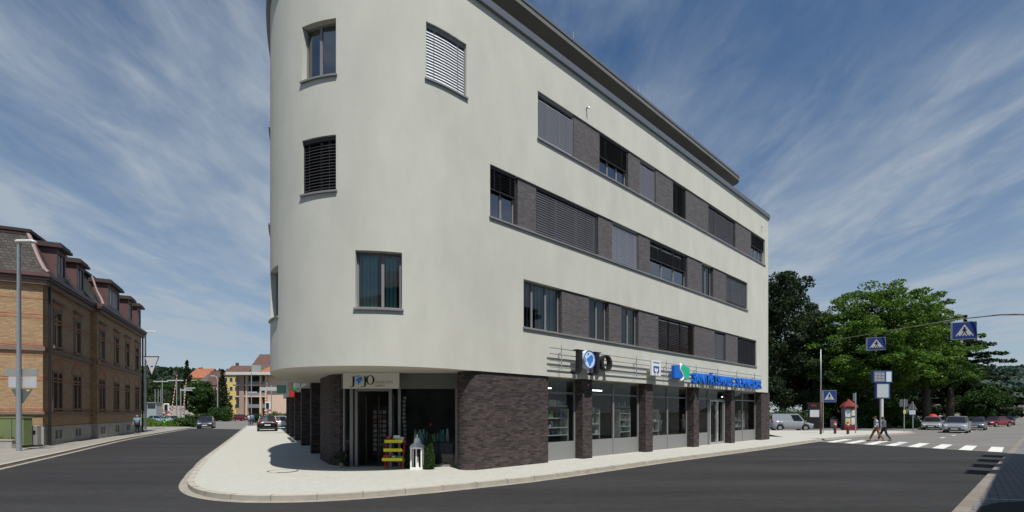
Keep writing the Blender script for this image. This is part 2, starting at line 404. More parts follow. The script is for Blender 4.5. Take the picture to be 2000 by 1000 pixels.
# crossing stripes and lane dashes
cw = MB()
for i in range(-0, 8):
    p = cb + cd * (1.19 * i) + Vector((.02, .02)); q = p + cd * .55; e = Vector((.725, .689)) * 5.0
    cw.flat([tuple(p), tuple(q), tuple(q + e), tuple(p + e)], .012)
struct('crosswalk_stripes', cw, line_m)
dm = MB()
for k in range(9):
    p = gp(1848 + k * 0, 853); p = Vector((31.2, 35.6)) + Vector((.75, .661)) * (k * 6.0 + 2); d = Vector((.75, .661)); s_ = Vector((-d.y, d.x)) * .07
    q = p + d * 2.2; dm.flat([tuple(p - s_), tuple(q - s_), tuple(q + s_), tuple(p + s_)], .012)
for k in range(7):
    a = gp(420 + k * 14, 812 + k * 3.1); d = Vector((-.5, .86)); p = Vector((a.x, a.y)); s_ = Vector((-d.y, d.x)) * .08; q = p + d * 2
    dm.flat([tuple(p - s_), tuple(q - s_), tuple(q + s_), tuple(p + s_)], .012)
struct('lane_dashes', dm, line_m)
# manhole in the light pavement
mh = thing('manhole_cover', 'paved manhole cover with worn rust rim in the light pavement', 'manhole cover', (-7.25, 15.3, SW))
MB().lathe([(.40, .002), (.40, .012), (.0001, .013)], n=28).build('cover', pave_light, mh)
mr_ = MB()
for k in range(40):
    if k % 20 in (3, 4, 5, 6, 7, 8, 9): continue
    a, b = 2 * math.pi * k / 40, 2 * math.pi * (k + 1) / 40
    mr_.add([(.40 * math.cos(a), .40 * math.sin(a), .014), (.46 * math.cos(a), .46 * math.sin(a), .014), (.46 * math.cos(b), .46 * math.sin(b), .014), (.40 * math.cos(b), .40 * math.sin(b), .014)], [(0, 1, 2, 3)])
mr_.build('rim', mat('rust', (.13, .05, .03), .9, c2=(.2, .1, .06), vs=12), mh)

# ================================================================== CORNER BUILDING
B0 = Vector((1.343, 17.93))
rv, nv = Vector((.72874, .68479)), Vector((.68479, -.72874))
def fs(s, t, z): p = B0 + rv * s + nv * t; return Vector((p.x, p.y, z))
class Path:
    """outline in plan, walked from the far right end, round the bow, to the far left end; the outside is on the left-hand side (+n)"""
    def __init__(s, p, h): s.segs = []; s.p = Vector(p); s.h = h; s.L = 0
    def line(s, L): s.segs.append((s.L, L, s.p.copy(), s.h, 0)); s.p = s.p + Vector((math.cos(s.h), math.sin(s.h))) * L; s.L += L; return s
    def arc(s, Rr, ang):      # ang>0 turns right (clockwise)
        s.segs.append((s.L, abs(Rr * ang), s.p.copy(), s.h, (1 if ang > 0 else -1) / Rr)); L = abs(Rr * ang)
        k = s.segs[-1][4]; s.p = s._pt(s.segs[-1], L); s.h -= k * L; s.L += L; return s
    def _pt(s, g, d):
        k, h = g[4], g[3]
        if k == 0: return g[2] + Vector((math.cos(h), math.sin(h))) * d
        h2 = h - k * d; return g[2] + Vector((math.sin(h) - math.sin(h2), -(math.cos(h) - math.cos(h2)))) / k
    def seg(s, u):
        for g in s.segs:
            if u <= g[0] + g[1] + 1e-9: return g
        return s.segs[-1]
    def at(s, u, t=0, z=0):
        g = s.seg(u); d = u - g[0]; p = s._pt(g, d); h = g[3] - g[4] * d
        n = Vector((-math.sin(h), math.cos(h))); p = p + n * t; return Vector((p.x, p.y, z))
    def stops(s, step=.22, extra=()):
        out = set(round(x, 4) for x in extra)
        for g in s.segs:
            n = 1 if g[4] == 0 else max(2, int(g[1] / step))
            for i in range(n + 1): out.add(round(g[0] + g[1] * i / n, 4))
        o = sorted(out); r_ = [o[0]]
        for x in o[1:]:
            if x - r_[-1] > .004: r_.append(x)
        return r_
# heading 223.2 deg along the facade (towards the bow), then clockwise round it; outside normal = left of heading
h0 = math.atan2(-rv.y, -rv.x)
S_R = 22.05     # right end of the straight part
st = B0 + nv * .05 + rv * S_R
# small rounded corner at the far right end, preceded by the hidden end wall
pre = Path((0, 0), 0); 
cen = st - nv * .55
pstart = cen + rv * .55 - nv * 11.0
PW = Path(pstart, math.atan2(nv.y, nv.x)).line(11.0).arc(.55, math.pi / 2).line(S_R + 4.4)
U0 = 11.0 + .55 * math.pi / 2      # path length where s == S_R
US = lambda s: U0 + (S_R - s)
UT = PW.L                            # start of the bow
PW.arc(3.9, R(105.5)).arc(19, R(19))
bow_end = PW.p.copy(); UB = PW.L
# join the wing plane
lw = Vector((-.461, .887)); w0 = Vector((-7.75, 19.3)) + Vector((-.887, -.461)) * .05
q = w0 + lw * ((bow_end - w0).dot(lw) + .6)
PW.h = math.atan2((q - bow_end).y, (q - bow_end).x); PW.line((q - bow_end).length)
PW.h = math.atan2(lw.y, lw.x); PW.line(28)
wing_end = PW.p.copy()
UN = lambda u: UT + u           # u measured from the tangent point as in my survey
bld = thing('corner_building', 'light plastered four storey corner building with rounded bow and dark brick ground floor', 'building', (0, 22, SW))
BB = dict(parent=bld, world=True)
Z0, Z1 = 3.33, 15.25
rows = {'F3': (11.93, 13.63), 'F2': (8.46, 10.18), 'F1': (5.0, 6.68)}
holes = [  # path u0, u1, z0, z1
    (US(21.56), US(-.61), *rows['F3']), (US(18.56), US(-2.88), *rows['F2']), (US(20.05), US(-1.33), *rows['F1']),
    (UN(-.54), UN(.9), 11.93, 13.60), (UN(3.49), UN(4.66), 11.70, 13.30), (UN(3.49), UN(4.66), 8.38, 9.96),
    (UN(1.61), UN(2.92), 5.0, 6.63), (UN(5.95), UN(7.1), 4.98, 6.55),
    (UN(8.1), UN(9.3), 11.9, 13.5), (UN(7.7), UN(8.9), 8.4, 10.0)]
us = PW.stops(.16, [x for h in holes for x in h[:2]]); zs = sorted(set([Z0, Z1] + [x for h in holes for x in h[2:]] + [5.9, 7.6, 9.3, 11.0, 14.5, 4.2]))
wm = MB(); idx = {}
def vid(i, j):
    if (i, j) not in idx: idx[(i, j)] = len(wm.v); wm.v.append(tuple(PW.at(us[i], 0, zs[j])))
    return idx[(i, j)]
def near(a, L): return min(range(len(L)), key=lambda k: abs(L[k] - a))
for i in range(len(us) - 1):
    for j in range(len(zs) - 1):
        um, zm = (us[i] + us[i + 1]) / 2, (zs[j] + zs[j + 1]) / 2
        if any(h[0] < um < h[1] and h[2] < zm < h[3] for h in holes): continue
        wm.f.append([vid(i + 1, j), vid(i, j), vid(i, j + 1), vid(i + 1, j + 1)]); wm.m.append(0)
# closing back wall
A_, C_ = PW.at(0, 0, 0), Vector((*wing_end, 0))
wm.add([(A_.x, A_.y, Z0), (C_.x, C_.y, Z0), (C_.x, C_.y, Z1), (A_.x, A_.y, Z1)], [(0, 1, 2, 3)])
wm.build('wall', plaster, smooth='auto', **BB)
DEP = .26
for (a, b, z0, z1) in holes:
    rvm = MB()
    ss = [x for x in us if a - 1e-3 <= x <= b + 1e-3]
    ss[0] = a; ss[-1] = b
    for k in range(len(ss) - 1):
        for z, fl in ((z0, 0), (z1, 1)):
            v = [PW.at(ss[k], 0, z), PW.at(ss[k + 1], 0, z), PW.at(ss[k + 1], -DEP, z), PW.at(ss[k], -DEP, z)]
            rvm.add(v, [(0, 1, 2, 3) if fl else (3, 2, 1, 0)])
    for u in (a, b): rvm.add([PW.at(u, 0, z0), PW.at(u, -DEP, z0), PW.at(u, -DEP, z1), PW.at(u, 0, z1)], [(0, 1, 2, 3)])
    rvm.build('window_reveal', plaster, **BB)
outline = [PW.at(u) for u in us]
fp = [(p.x, p.y) for p in outline]
ins = [PW.at(u, -.30) for u in us]; fpi = [(p.x, p.y) for p in ins]
fps = [(PW.at(u, -.004).x, PW.at(u, -.004).y) for u in us]
MB().prism(fps, Z0 + .001, Z0 + .18).build('soffit', mat('soffit_render', (.50, .47, .40), .95, var=.04, vs=1.0), **BB)
for z in (7.2, 10.7): MB().prism(fpi, z, z + .2).build('floor_slab', dark_in, **BB)
MB().prism(fpi, 14.7, 14.9).build('roof_deck', mat('roof_deck_grey', (.2, .2, .19), .9), **BB)
# metal parapet cap
cm = MB(); n = len(us); c0 = [PW.at(u, .11) for u in us]; c1_ = [PW.at(u, -.32) for u in us]
for lo, hi, ta, tb in ((15.25, 15.47, .11, -.32),):
    o = len(cm.v)
    for u in us:
        for t, z in ((.0, 15.22), (.11, 15.22), (.125, 15.36), (.13, 15.44), (.10, 15.475), (-.32, 15.47), (-.32, 15.2)): cm.v.append(tuple(PW.at(u, t, z)))
    for i in range(n - 1):
        for k in range(6): cm.f.append([o + i * 7 + k, o + i * 7 + k + 1, o + (i + 1) * 7 + k + 1, o + (i + 1) * 7 + k]); cm.m.append(0)
cm.build('parapet_cap', cap_metal, smooth='auto', **BB)
# set-back top floor with its projecting roof slab
PSc = B0 + rv * 19.25 - nv * (.80 + .7)
class Slab:      # follows the outline of the building, set back behind the parapet
    def at(s, u, t=0):
        if u < 0:
            a = math.atan2(rv.y, rv.x) + (math.atan2(nv.y, nv.x) - math.atan2(rv.y, rv.x)) * (u + 1)
            p = PSc + Vector((math.cos(a), math.sin(a))) * (.7 + t); return Vector((p.x, p.y, 0))
        return PW.at(u + US(19.25), -.85 + t)
PS = Slab()
su = [-1 + i / 8 for i in range(8)] + [u - US(19.25) for u in us if u > US(19.25)]
su = [u for u in su if u < PW.L - US(19.25) - 3]; sp = [PS.at(u) for u in su]
pb = PSc + rv * .7 - nv * 9; sp = [Vector((pb.x, pb.y, 0))] + sp
MB().prism([(p.x, p.y) for p in sp], 17.24, 17.5).build('roof_slab', slab_m, **BB)
MB().prism([(PS.at(u, .03).x, PS.at(u, .03).y) for u in su], 17.44, 17.56).build('roof_edge_trim', cap_metal, **BB)
pi_ = [PS.at(u, -2.2) for u in su]
MB().prism([(p.x, p.y) for p in pi_], 14.9, 17.24).build('top_floor_wall', mat('top_floor_grey', (.2, .2, .2), .8), **BB)
for s_ in (2.6, 7.6, 13.2): MB().tube([fs(s_, -.95, 17.5), fs(s_, -.95, 18.05)], .018, 6).build('lightning_rod', steel, **BB)
# sills
def sill(a, b, z, h=.07, out=.06, back=.2):
    m = MB(); k = 1 if PW.seg((a + b) / 2)[4] == 0 and b - a > 2 else 8; k = 8
    a -= .04; b += .04
    for i in range(k):
        u0_, u1_ = a + (b - a) * i / k, a + (b - a) * (i + 1) / k
        v = [PW.at(u, t, zz) for u in (u0_, u1_) for t, zz in ((-back, z - h), (out, z - h), (out, z - .015), (-back, z + .02))]
        f = [(1, 5, 6, 2), (2, 6, 7, 3), (0, 4, 5, 1)]
        if i == 0: f.append((0, 1, 2, 3))
        if i == k - 1: f.append((7, 6, 5, 4))
        m.add(v, f)
    m.build('window_sill', frame_m, **BB)
for h in holes: sill(h[0], h[1], h[2])
# windows: p0 -> p1 as seen from outside left to right on the glass line
blindM = {'light': mat('blind_light', (.78, .80, .84), .45), 'blue': mat('blind_blue', (.30, .32, .38), .5, .2), 'dark': mat('blind_dark', (.045, .045, .05), .5, .3),
          'mid': mat('blind_mid', (.15, .155, .175), .5, .2), 'brown': mat('blind_brown', (.10, .07, .055), .5, .2)}
teal = mat('curtain_teal', (.24, .62, .55), .9, var=.12, vs=8); sheer = mat('curtain_pale', (.5, .6, .6), .9, var=.1, vs=8)
def ubox(m, a, b, t0, t1, z0, z1, mi=0):
    """box that follows the facade between path lengths a and b"""
    k = 4 if PW.seg((a + b) / 2)[4] != 0 and b - a > .25 else 1
    for i in range(k):
        p, q_ = a + (b - a) * i / k, a + (b - a) * (i + 1) / k
        v = [PW.at(u, t, z) for z in (z0, z1) for u, t in ((p, t0), (q_, t0), (q_, t1), (p, t1))]
        m.add(v, [(0, 1, 2, 3), (7, 6, 5, 4), (1, 0, 4, 5), (2, 1, 5, 6), (3, 2, 6, 7), (0, 3, 7, 4)], mi)
def window(a, b, z0, z1, splits=(.5,), t=-.2, fw=.055, curtain=None, frame=None):
    fm = MB(); d = .06; sp_ = [a] + [a + (b - a) * s_ for s_ in splits] + [b]
    ubox(fm, a, b, t - d / 2, t + d / 2, z0, z0 + fw); ubox(fm, a, b, t - d / 2, t + d / 2, z1 - fw, z1)
    for i, u in enumerate(sp_):
        w = fw if i in (0, len(sp_) - 1) else fw * 1.5
        lo = u if i == 0 else (u - w if i == len(sp_) - 1 else u - w / 2)
        ubox(fm, lo, lo + w, t - d / 2, t + d / 2, z0 + fw, z1 - fw)
    w_ = fm.build('window', frame or frame_m, **BB)
    for i in range(len(sp_) - 1):
        pm = MB(); g0, g1 = sp_[i] + fw * .4, sp_[i + 1] - fw * .4
        pm.add([PW.at(g1, t, z0 + .03), PW.at(g0, t, z0 + .03), PW.at(g0, t, z1 - .03), PW.at(g1, t, z1 - .03)], [(0, 1, 2, 3)])
        pm.build('pane', glass('curtain_glass', (.93, .95, .95), .9, base=.03, fm=1.0) if curtain else glass_win, parent=w_, world=True)
    if curtain:
        cm_ = MB(); n_ = int((b - a) / .11)
        for i in range(n_):
            if curtain[1] and random.random() < curtain[1]: continue
            u = a + (b - a) * (i + .5) / n_; off = -.29 - (.03 if i % 2 else 0)
            cm_.add([PW.at(u + .05, off, z0 + .03), PW.at(u - .045, off - .03, z0 + .03), PW.at(u - .045, off - .03, z1), PW.at(u + .05, off, z1)], [(0, 1, 2, 3)])
        if cm_.v: cm_.build('curtain', curtain[0], **BB)
    return w_
def blind(a, b, z0, z1, kind='blue', t=-.11, tilt=.5, pitch=.088, rails=True):
    m = MB(); n_ = int((z1 - z0 - .12) / pitch); w = .052
    dz, dt = w * math.sin(tilt), w * math.cos(tilt)
    k = 4 if PW.seg((a + b) / 2)[4] != 0 else 1
    for i in range(n_):
        z = z0 + .06 + i * pitch
        for j in range(k):
            p, q_ = a + .03 + (b - a - .06) * j / k, a + .03 + (b - a - .06) * (j + 1) / k
            v = [PW.at(u, t + s_ * dt, z - s_ * dz + e) for e in (0, .006) for u, s_ in ((p, 1), (q_, 1), (q_, -1), (p, -1))]
            m.add(v, [(0, 1, 2, 3), (7, 6, 5, 4), (1, 0, 4, 5), (2, 1, 5, 6), (3, 2, 6, 7), (0, 3, 7, 4)])
    m.build('blind', blindM[kind], **BB)
    g = MB(); ubox(g, a, b, t - .05, t + .05, z1 - .10, z1); ubox(g, a + .02, b - .02, t - .035, t + .035, z0, z0 + .04)
    for u in ([a, b - .03] if not rails else [a, b - .03]): ubox(g, u, u + .03, t - .045, t + .045, z0, z1 - .10)
    for fr in (.2, .8): ubox(g, a + (b - a) * fr, a + (b - a) * fr + .012, t + .042, t + .048, z0, z1 - .1)
    g.build('blind_rail', frame_d if kind in ('dark', 'brown', 'mid') else frame_m, **BB)
def bpanel(s0, s1, row):
    z0, z1 = rows[row]; m = MB(); ubox(m, US(s1), US(s0), -.26, -.045, z0, z1); m.build('brick_panel', greybrick, **BB)
def ws(s0, s1, row, kw=None, **k):
    z0, z1 = rows[row]; return window(US(s1), US(s0), k.pop('z0', z0) + .0, k.pop('z1', z1), **k)
def bl(s0, s1, row, kind, f=0.0, tilt=.5):
    z0, z1 = rows[row]; zb = z0 + (z1 - z0) * f; blind(US(s1), US(s0), zb, z1, kind, tilt=tilt)
    window(US(s1), US(s0), z0, z1, splits=(.33, .66) if s1 - s0 > 1.6 else (.5,), curtain=None)
# third floor ribbon
bl(-.61, 1.43, 'F3', 'blue', 0, 1.1); bpanel(1.46, 3.13, 'F3'); bl(3.15, 5.18, 'F3', 'dark', .42, .3); bpanel(5.26, 6.2, 'F3')
bl(6.22, 7.5, 'F3', 'blue', 0, 1.1); bpanel(7.58, 9.23, 'F3'); bl(9.25, 10.54, 'F3', 'dark', 0, .8); bpanel(10.58, 13.16, 'F3')
bl(13.18, 16.66, 'F3', 'mid', 0, 1.05); bpanel(16.82, 19.24, 'F3'); bl(19.4, 21.5, 'F3', 'dark', .5, .3)
# second floor ribbon
bl(-2.88, -1.67, 'F2', 'dark', .55, .4); bpanel(-1.57, -.66, 'F2'); bl(-.64, 2.96, 'F2', 'mid', 0, 1.05); bpanel(3.05, 4.02, 'F2')
bl(4.04, 6.0, 'F2', 'blue', 0, 1.1); bpanel(6.08, 7.06, 'F2'); bl(7.08, 10.65, 'F2', 'mid', .47, .5); bpanel(10.74, 12.36, 'F2')
ws(12.38, 13.66, 'F2', curtain=(sheer, .3)); bpanel(13.8, 15.5, 'F2'); bl(15.52, 18.5, 'F2', 'mid', .06, 1.05)
# first floor ribbon
ws(-1.32, .70, 'F1', splits=(.36, .72), curtain=(teal, .12)); bpanel(.76, 2.43, 'F1'); ws(2.46, 3.69, 'F1', curtain=(mat('curtain_brown', (.20, .11, .07), .9), .35)); bpanel(3.8, 4.71, 'F1')
ws(4.73, 6.01, 'F1', curtain=(sheer, .55)); bpanel(6.09, 7.8, 'F1'); bl(7.84, 11.41, 'F1', 'brown', 0, .35); bpanel(11.5, 13.94, 'F1')
bl(13.96, 15.3, 'F1', 'mid', 0, 1.05); bpanel(15.42, 17.14, 'F1'); bl(17.2, 20.0, 'F1', 'dark', 0, .8)
# bow windows
a, b = UN(-.54), UN(.9); blind(a, b, 11.93, 13.60, 'light', tilt=1.1); window(a, b, 11.93, 13.6)
a, b = UN(3.49), UN(4.66); window(a, b, 11.70, 13.3, splits=(.52,), t=-.2)
blind(a, b, 8.38, 9.96, 'dark', tilt=.9); window(a, b, 8.38, 9.96)
a, b = UN(1.61), UN(2.92); window(a, b, 5.0, 6.63, splits=(.42,), curtain=(teal, .15))
a, b = UN(5.95), UN(7.1); window(a, b, 4.98, 6.55)
window(UN(8.1), UN(9.3), 11.9, 13.5); window(UN(7.7), UN(8.9), 8.4, 10.0)
# small overflow spouts under the parapet
for s_, z in ((2.2, 14.15), (20.9, 14.3)):
    MB().tube([fs(s_, .0, z + .05), fs(s_, .18, z + .03), fs(s_, .2, z - .03)], .03, 7).build('overflow_spout', steel, **BB)

# ---- ground floor
def fbox(m, s0, s1, t0, t1, z0, z1, mi=0):
    v = [fs(s_, t, z) for z in (z0, z1) for s_, t in ((s0, t1), (s1, t1), (s1, t0), (s0, t0))]
    return m.add(v, [(3, 2, 1, 0), (4, 5, 6, 7), (0, 1, 5, 4), (1, 2, 6, 5), (2, 3, 7, 6), (3, 0, 4, 7)], mi)
# brick wall with rounded corner by the entrance
BP = Path(fs(0, -.5, 0).xy, math.atan2(nv.y, nv.x)).line(.5); BP.h = h0; BP.line(3.28).arc(.45, R(131)).line(1.1)
bu = BP.stops(.08); bw_ = MB(); o = 0
bv = [BP.at(u) for u in bu]
for i in range(len(bu) - 1):
    if abs(bu[i] - 0.0) < 1e-6: pass
    bw_.add([(bv[i + 1].x, bv[i + 1].y, SW - .02), (bv[i].x, bv[i].y, SW - .02), (bv[i].x, bv[i].y, Z0 - .006), (bv[i + 1].x, bv[i + 1].y, Z0 - .006)], [(0, 1, 2, 3)])
ow = bw_.build('brick_wall', darkbrick, **BB)
# continuous brick courses round the corner
uvd = ow.data.uv_layers[0].data; 
for i, p in enumerate(ow.data.polygons):
    uu = (bu[i + 1], bu[i], bu[i], bu[i + 1]); zz = (SW, SW, Z0, Z0)
    for k, li in enumerate(p.loop_indices): uvd[li].uv = (uu[k], zz[k])
for s0, s1 in ((2.03, 2.66), (6.70, 7.33), (11.45, 12.06), (16.21, 16.75), (21.04, 22.55)):
    m = MB(); fbox(m, s0, s1, -.5, 0, SW - .02, Z0 - .006); m.build('brick_pillar', darkbrick, **BB)
bays = [(0.0, 2.03, (1.0,)), (2.66, 6.70, (.5,)), (7.33, 11.45, (.5,)), (12.06, 16.21, (.46,)), (16.75, 21.04, (.5,))]
for i, (s0, s1, sp_) in enumerate(bays):
    t = -.42; m = MB()
    fbox(m, s0, s1, t - .04, t + .04, Z0 - .1, Z0 - .01); fbox(m, s0, s0 + .06, t - .04, t + .04, SW, Z0 - .1); fbox(m, s1 - .06, s1, t - .04, t + .04, SW, Z0 - .1)
    fbox(m, s0 + .06, s1 - .06, t - .04, t + .05, 2.72, 2.79)
    for q_ in sp_:
        if q_ < 1: x = s0 + (s1 - s0) * q_; fbox(m, x - .035, x + .035, t - .042, t + .052, SW, Z0 - .1)
    w_ = m.build('shop_window', panel_m, **BB)
    cuts = [s0] + [s0 + (s1 - s0) * q_ for q_ in sp_ if q_ < 1] + [s1]
    for k in range(len(cuts) - 1):
        g0, g1 = cuts[k] + .03, cuts[k + 1] - .03; door = (i == 3 and k == 1)
        zb = .2 if door else .84
        if not door: pm = MB(); fbox(pm, g0, g1, t - .03, t + .025, SW - .01, zb); pm.build('base_panel', panel_m, parent=w_, world=True)
        pm = MB().add([fs(g0, t, zb), fs(g1, t, zb), fs(g1, t, 2.73), fs(g0, t, 2.73)], [(0, 1, 2, 3)]); pm.build('pane', glass_shop, parent=w_, world=True)
        pm = MB().add([fs(g0, t, 2.78), fs(g1, t, 2.78), fs(g1, t, Z0 - .09), fs(g0, t, Z0 - .09)], [(0, 1, 2, 3)]); pm.build('transom_pane', glass_shop, parent=w_, world=True)
dm_ = MB(); t = -.40
for s_ in (14.05, 14.95, 15.05, 15.95): fbox(dm_, s_, s_ + .1, t - .03, t + .09, SW, 2.72)
fbox(dm_, 14.05, 16.05, t - .028, t + .085, 2.62, 2.71); fbox(dm_, 14.15, 15.95, t - .026, t + .08, SW, .25)
dd = dm_.build('shop_door', mat('door_alu', (.42, .43, .43), .4, .4), **BB)
MB().tube([fs(14.9, -.25, .8), fs(14.9, -.25, 1.9)], .02, 8).build('door_handle', steel, parent=dd, world=True)
# entrance glazing under the bow
gy = 16.6; em = MB()
def ex(x, Y=gy): return (x - 1000) / F * Y
def gbox(m, x0, x1, y0, y1, z0, z1): return m.box(((x0 + x1) / 2, (y0 + y1) / 2, (z0 + z1) / 2), (x1 - x0, y1 - y0, z1 - z0))
for x0, x1 in ((671, 674), (684, 690), (694, 699), (760, 766), (778, 783), (889.5, 895)): gbox(em, ex(x0), ex(x1), gy - .05, gy + .05, SW, 2.80)
gbox(em, ex(783), ex(893), gy - .045, gy + .045, SW, .2); gbox(em, ex(699), ex(760), gy - .045, gy + .045, 2.72, 2.8)
ent = em.build('entrance_screen', frame_m, **BB)
for x0, x1 in ((674, 684), (766, 778), (783, 893)):
    MB().add([(ex(x0), gy, SW), (ex(x1), gy, SW), (ex(x1), gy, 2.8), (ex(x0), gy, 2.8)], [(0, 1, 2, 3)]).build('pane', glass_shop, parent=ent, world=True)
fm_ = MB(); gbox(fm_, ex(668), ex(894), gy - .06, gy + .1, 2.801, Z0 - .01); fm_.build('fascia_panel', fascia_m, **BB)
fm_ = MB()     # inner doors standing open into the dark
for x in (ex(699) + .02, ex(726), ex(756)): gbox(fm_, x, x + .05, gy + .8, gy + .86, SW, 2.6)
fm_.build('inner_door', frame_d, **BB)
# brick corner pillar and the pillars of the left arcade
cpl = [(-7.62, 19.2), (-6.50, 17.22), (-6.28, 17.0), (-6.0, 16.86), (-5.80, 16.95), (-5.78, 17.3), (-6.15, 19.5)]
MB().prism(cpl, SW - .02, Z0 - .006).build('brick_pillar', darkbrick, **BB)
wn_ = Vector((-.887, -.461))
for d in (2.8, 8.7, 14.6, 20.5, 26.4):
    p = Vector((-7.75, 19.3)) + lw * d
    c = [p, p + lw * .62, p + lw * .62 - wn_ * .75, p - wn_ * .75]
    MB().prism([tuple(x) for x in c], SW - .02, Z0 - .006).build('brick_pillar', darkbrick, **BB)
m = MB()
for d in (0, 3.42, 9.32, 15.2, 21.1):
    L = (2.8 if d == 0 else 5.28)
    p = Vector((-7.75, 19.3)) + lw * d - wn_ * .55; q_ = p + lw * L
    m.add([(q_.x, q_.y, SW), (p.x, p.y, SW), (p.x, p.y, Z0 - .01), (q_.x, q_.y, Z0 - .01)], [(0, 1, 2, 3)])
m.build('arcade_window', glass('arcade_glass', (.15, .16, .17), .7), **BB)
# interior shell
inner = [fs(22.4, -.6, 0).xy, fs(22.4, -9, 0).xy, Vector((-10, 34)), Vector((-20, 44)), Vector((-7.4, 20.5)), Vector((-5.7, 17.6)), Vector((-5.7, 22.5)), Vector((-1.6, 22.5)), Vector((1.2, 18.7))]
im = MB(); sh = [fs(22.5, -.5, 0).xy, fs(22.5, -7.5, 0).xy, fs(-1.5, -7.5, 0).xy, Vector((-5.6, 24)), Vector((-5.75, 17.3))]
for i in range(len(sh) - 1):
    p, q_ = sh[i], sh[i + 1]; im.add([(p.x, p.y, SW), (q_.x, q_.y, SW), (q_.x, q_.y, Z0), (p.x, p.y, Z0)], [(0, 1, 2, 3)])
im.build('shop_inner_wall', mat('inner_wall', (.17, .16, .15), .9, var=.3, vs=.8), **BB)
MB().flat([tuple(x) for x in (fs(22.4, -.4, 0).xy, fs(22.4, -7.4, 0).xy, fs(-1.5, -7.4, 0).xy, (-5.6, 24), (-5.75, 16.7), (-1.8, 16.7), fs(0, -.4, 0).xy)], SW + .012).build('shop_floor', mat('shop_floor', (.09, .085, .08), .5, var=.15, vs=3), **BB)
# second building end wall of the ground floor (hidden side) keeps the interior dark
e_ = MB(); fbox(e_, 22.3, 22.5, -10, -.5, SW, Z0 - .007); e_.build('brick_wall', darkbrick, **BB)

# ---- shop fittings seen through the glass
shelf_m = mat('shelf_white', (.6, .66, .63), .5)
cols = [mat('goods_green', (.10, .35, .12), .6), mat('goods_teal', (.10, .45, .42), .5), mat('goods_white', (.72, .72, .68), .6), mat('goods_yellow', (.6, .5, .1), .6),
        mat('goods_blue', (.08, .16, .4), .5), mat('goods_red', (.45, .06, .05), .6), mat('goods_brown', (.25, .14, .07), .7)]
def shelf(s0, s1, t, zs_, label, pal, group='lit shelves behind the shop windows'):
    p = fs((s0 + s1) / 2, t, SW + .01); th = thing('display_shelf', label, 'shelf', p, math.atan2(rv.y, rv.x), group)
    w = s1 - s0; up = MB()
    for x in (-w / 2, w / 2): up.box((x, 0, 1.0), (.04, .4, 2.0))
    up.build('side_panel', shelf_m, th)
    for k, z in enumerate(zs_):
        bo = MB().box((0, 0, z), (w - .04, .42, .035)).build('shelf_board', shelf_m, th)
        g = MB(); x = -w / 2 + .1
        while x < w / 2 - .12:
            ww = random.uniform(.07, .16); hh = random.uniform(.1, .26); mi = random.choice(pal)
            if random.random() < .8:
                if random.random() < .5: g.lathe([(ww * .3, 0), (ww * .45, hh * .35), (ww * .4, hh * .7), (ww * .15, hh)], (x + ww / 2, random.uniform(-.08, .08), z + .018), 9, mi)
                else: g.box((x + ww / 2, random.uniform(-.06, .06), z + .018 + hh / 2), (ww * .85, ww, hh), mi)
            x += ww + .015
        g.build('goods', cols, bo, smooth='auto')
shelf(.2, 1.75, -.72, (.95, 1.25, 1.62, 2.1), 'pale shelf with green and blue goods in the first shop window', (0, 1, 3, 4, 2))
shelf(2.95, 3.9, -.75, (.9, 1.35, 1.8), 'pale shelf of teal and white ware at the left of the second shop window', (1, 2, 2))
shelf(5.5, 6.35, -.8, (.95, 1.2, 1.5, 1.8, 2.1), 'narrow shelf of white and pale green jars at the right of the second shop window', (2, 2, 1, 2))
shelf(7.6, 9.0, -.85, (.9, 1.4), 'low shelf of pale boxes behind the third shop window', (2, 2, 6))
shelf(17.2, 20.0, -.9, (.9, 1.3), 'low shelf of pale ware behind the last shop window', (2, 2, 4, 6))
for (s_, t_, lab, c_) in ((4.3, -1.2, 'small white bust on a brown plinth in the second shop window', 2), (10.2, -1.3, 'tall white torso display on a plinth in the third shop window', 2), (13.2, -1.5, 'white torso display beside the glass shop door', 2)):
    th = thing('display_torso', lab, 'display figure', fs(s_, t_, SW + .01), 0, 'figures in the shop windows')
    MB().box((0, 0, .4), (.45, .45, .8)).build('plinth', cols[6], th)
    MB().lathe([(.10, .8), (.13, .95), (.10, 1.12), (.15, 1.32), (.16, 1.42), (.05, 1.48), (.045, 1.54), (.075, 1.6), (.08, 1.68), (.03, 1.76)], n=14, sy=.7).build('figure', cols[c_], th, smooth=True)

th = thing('card_rack', 'tall pale card rack just inside the dark open entrance door', 'card rack', (ex(742, 17.9), 17.9, SW + .01))
q = MB()
for r_ in range(9):
    for c_ in range(3): q.box((-.17 + c_ * .17, -.02 + random.uniform(-.01, .01), .5 + r_ * .17), (.12, .012, .12), random.choice((0, 1, 2, 2)))
q.build('cards', [mat('card_a', (.28, .28, .27), .7), mat('card_b', (.2, .1, .08), .7), mat('card_c', (.36, .36, .34), .7)], th)
MB().box((0, .05, 1.15), (.58, .03, 1.9)).build('frame', black_m, th)
th = thing('hanging_decoration', 'string of pale tags hanging at the left of the dark entrance window', 'decoration', (ex(790, 16.9), 16.9, 2.6))
q = MB()
for k in range(12): q.box((random.uniform(-.02, .02), 0, -.1 - k * .14), (.10, .02, .10))
q.build('tag', mat('tag_pale', (.34, .42, .40), .6), th); MB().tube([(0, .015, 0), (0, .015, -1.8)], .004, 4).build('string', black_m, th)
th = thing('window_display', 'dim display of decorative goods and a red ball behind the entrance window', 'window display', (ex(845, 17.4), 17.4, SW + .01))
MB().box((0, .1, .38), (1.5, .6, .76)).build('counter', mat('counter_dark', (.06, .065, .08), .5), th)
q = MB()
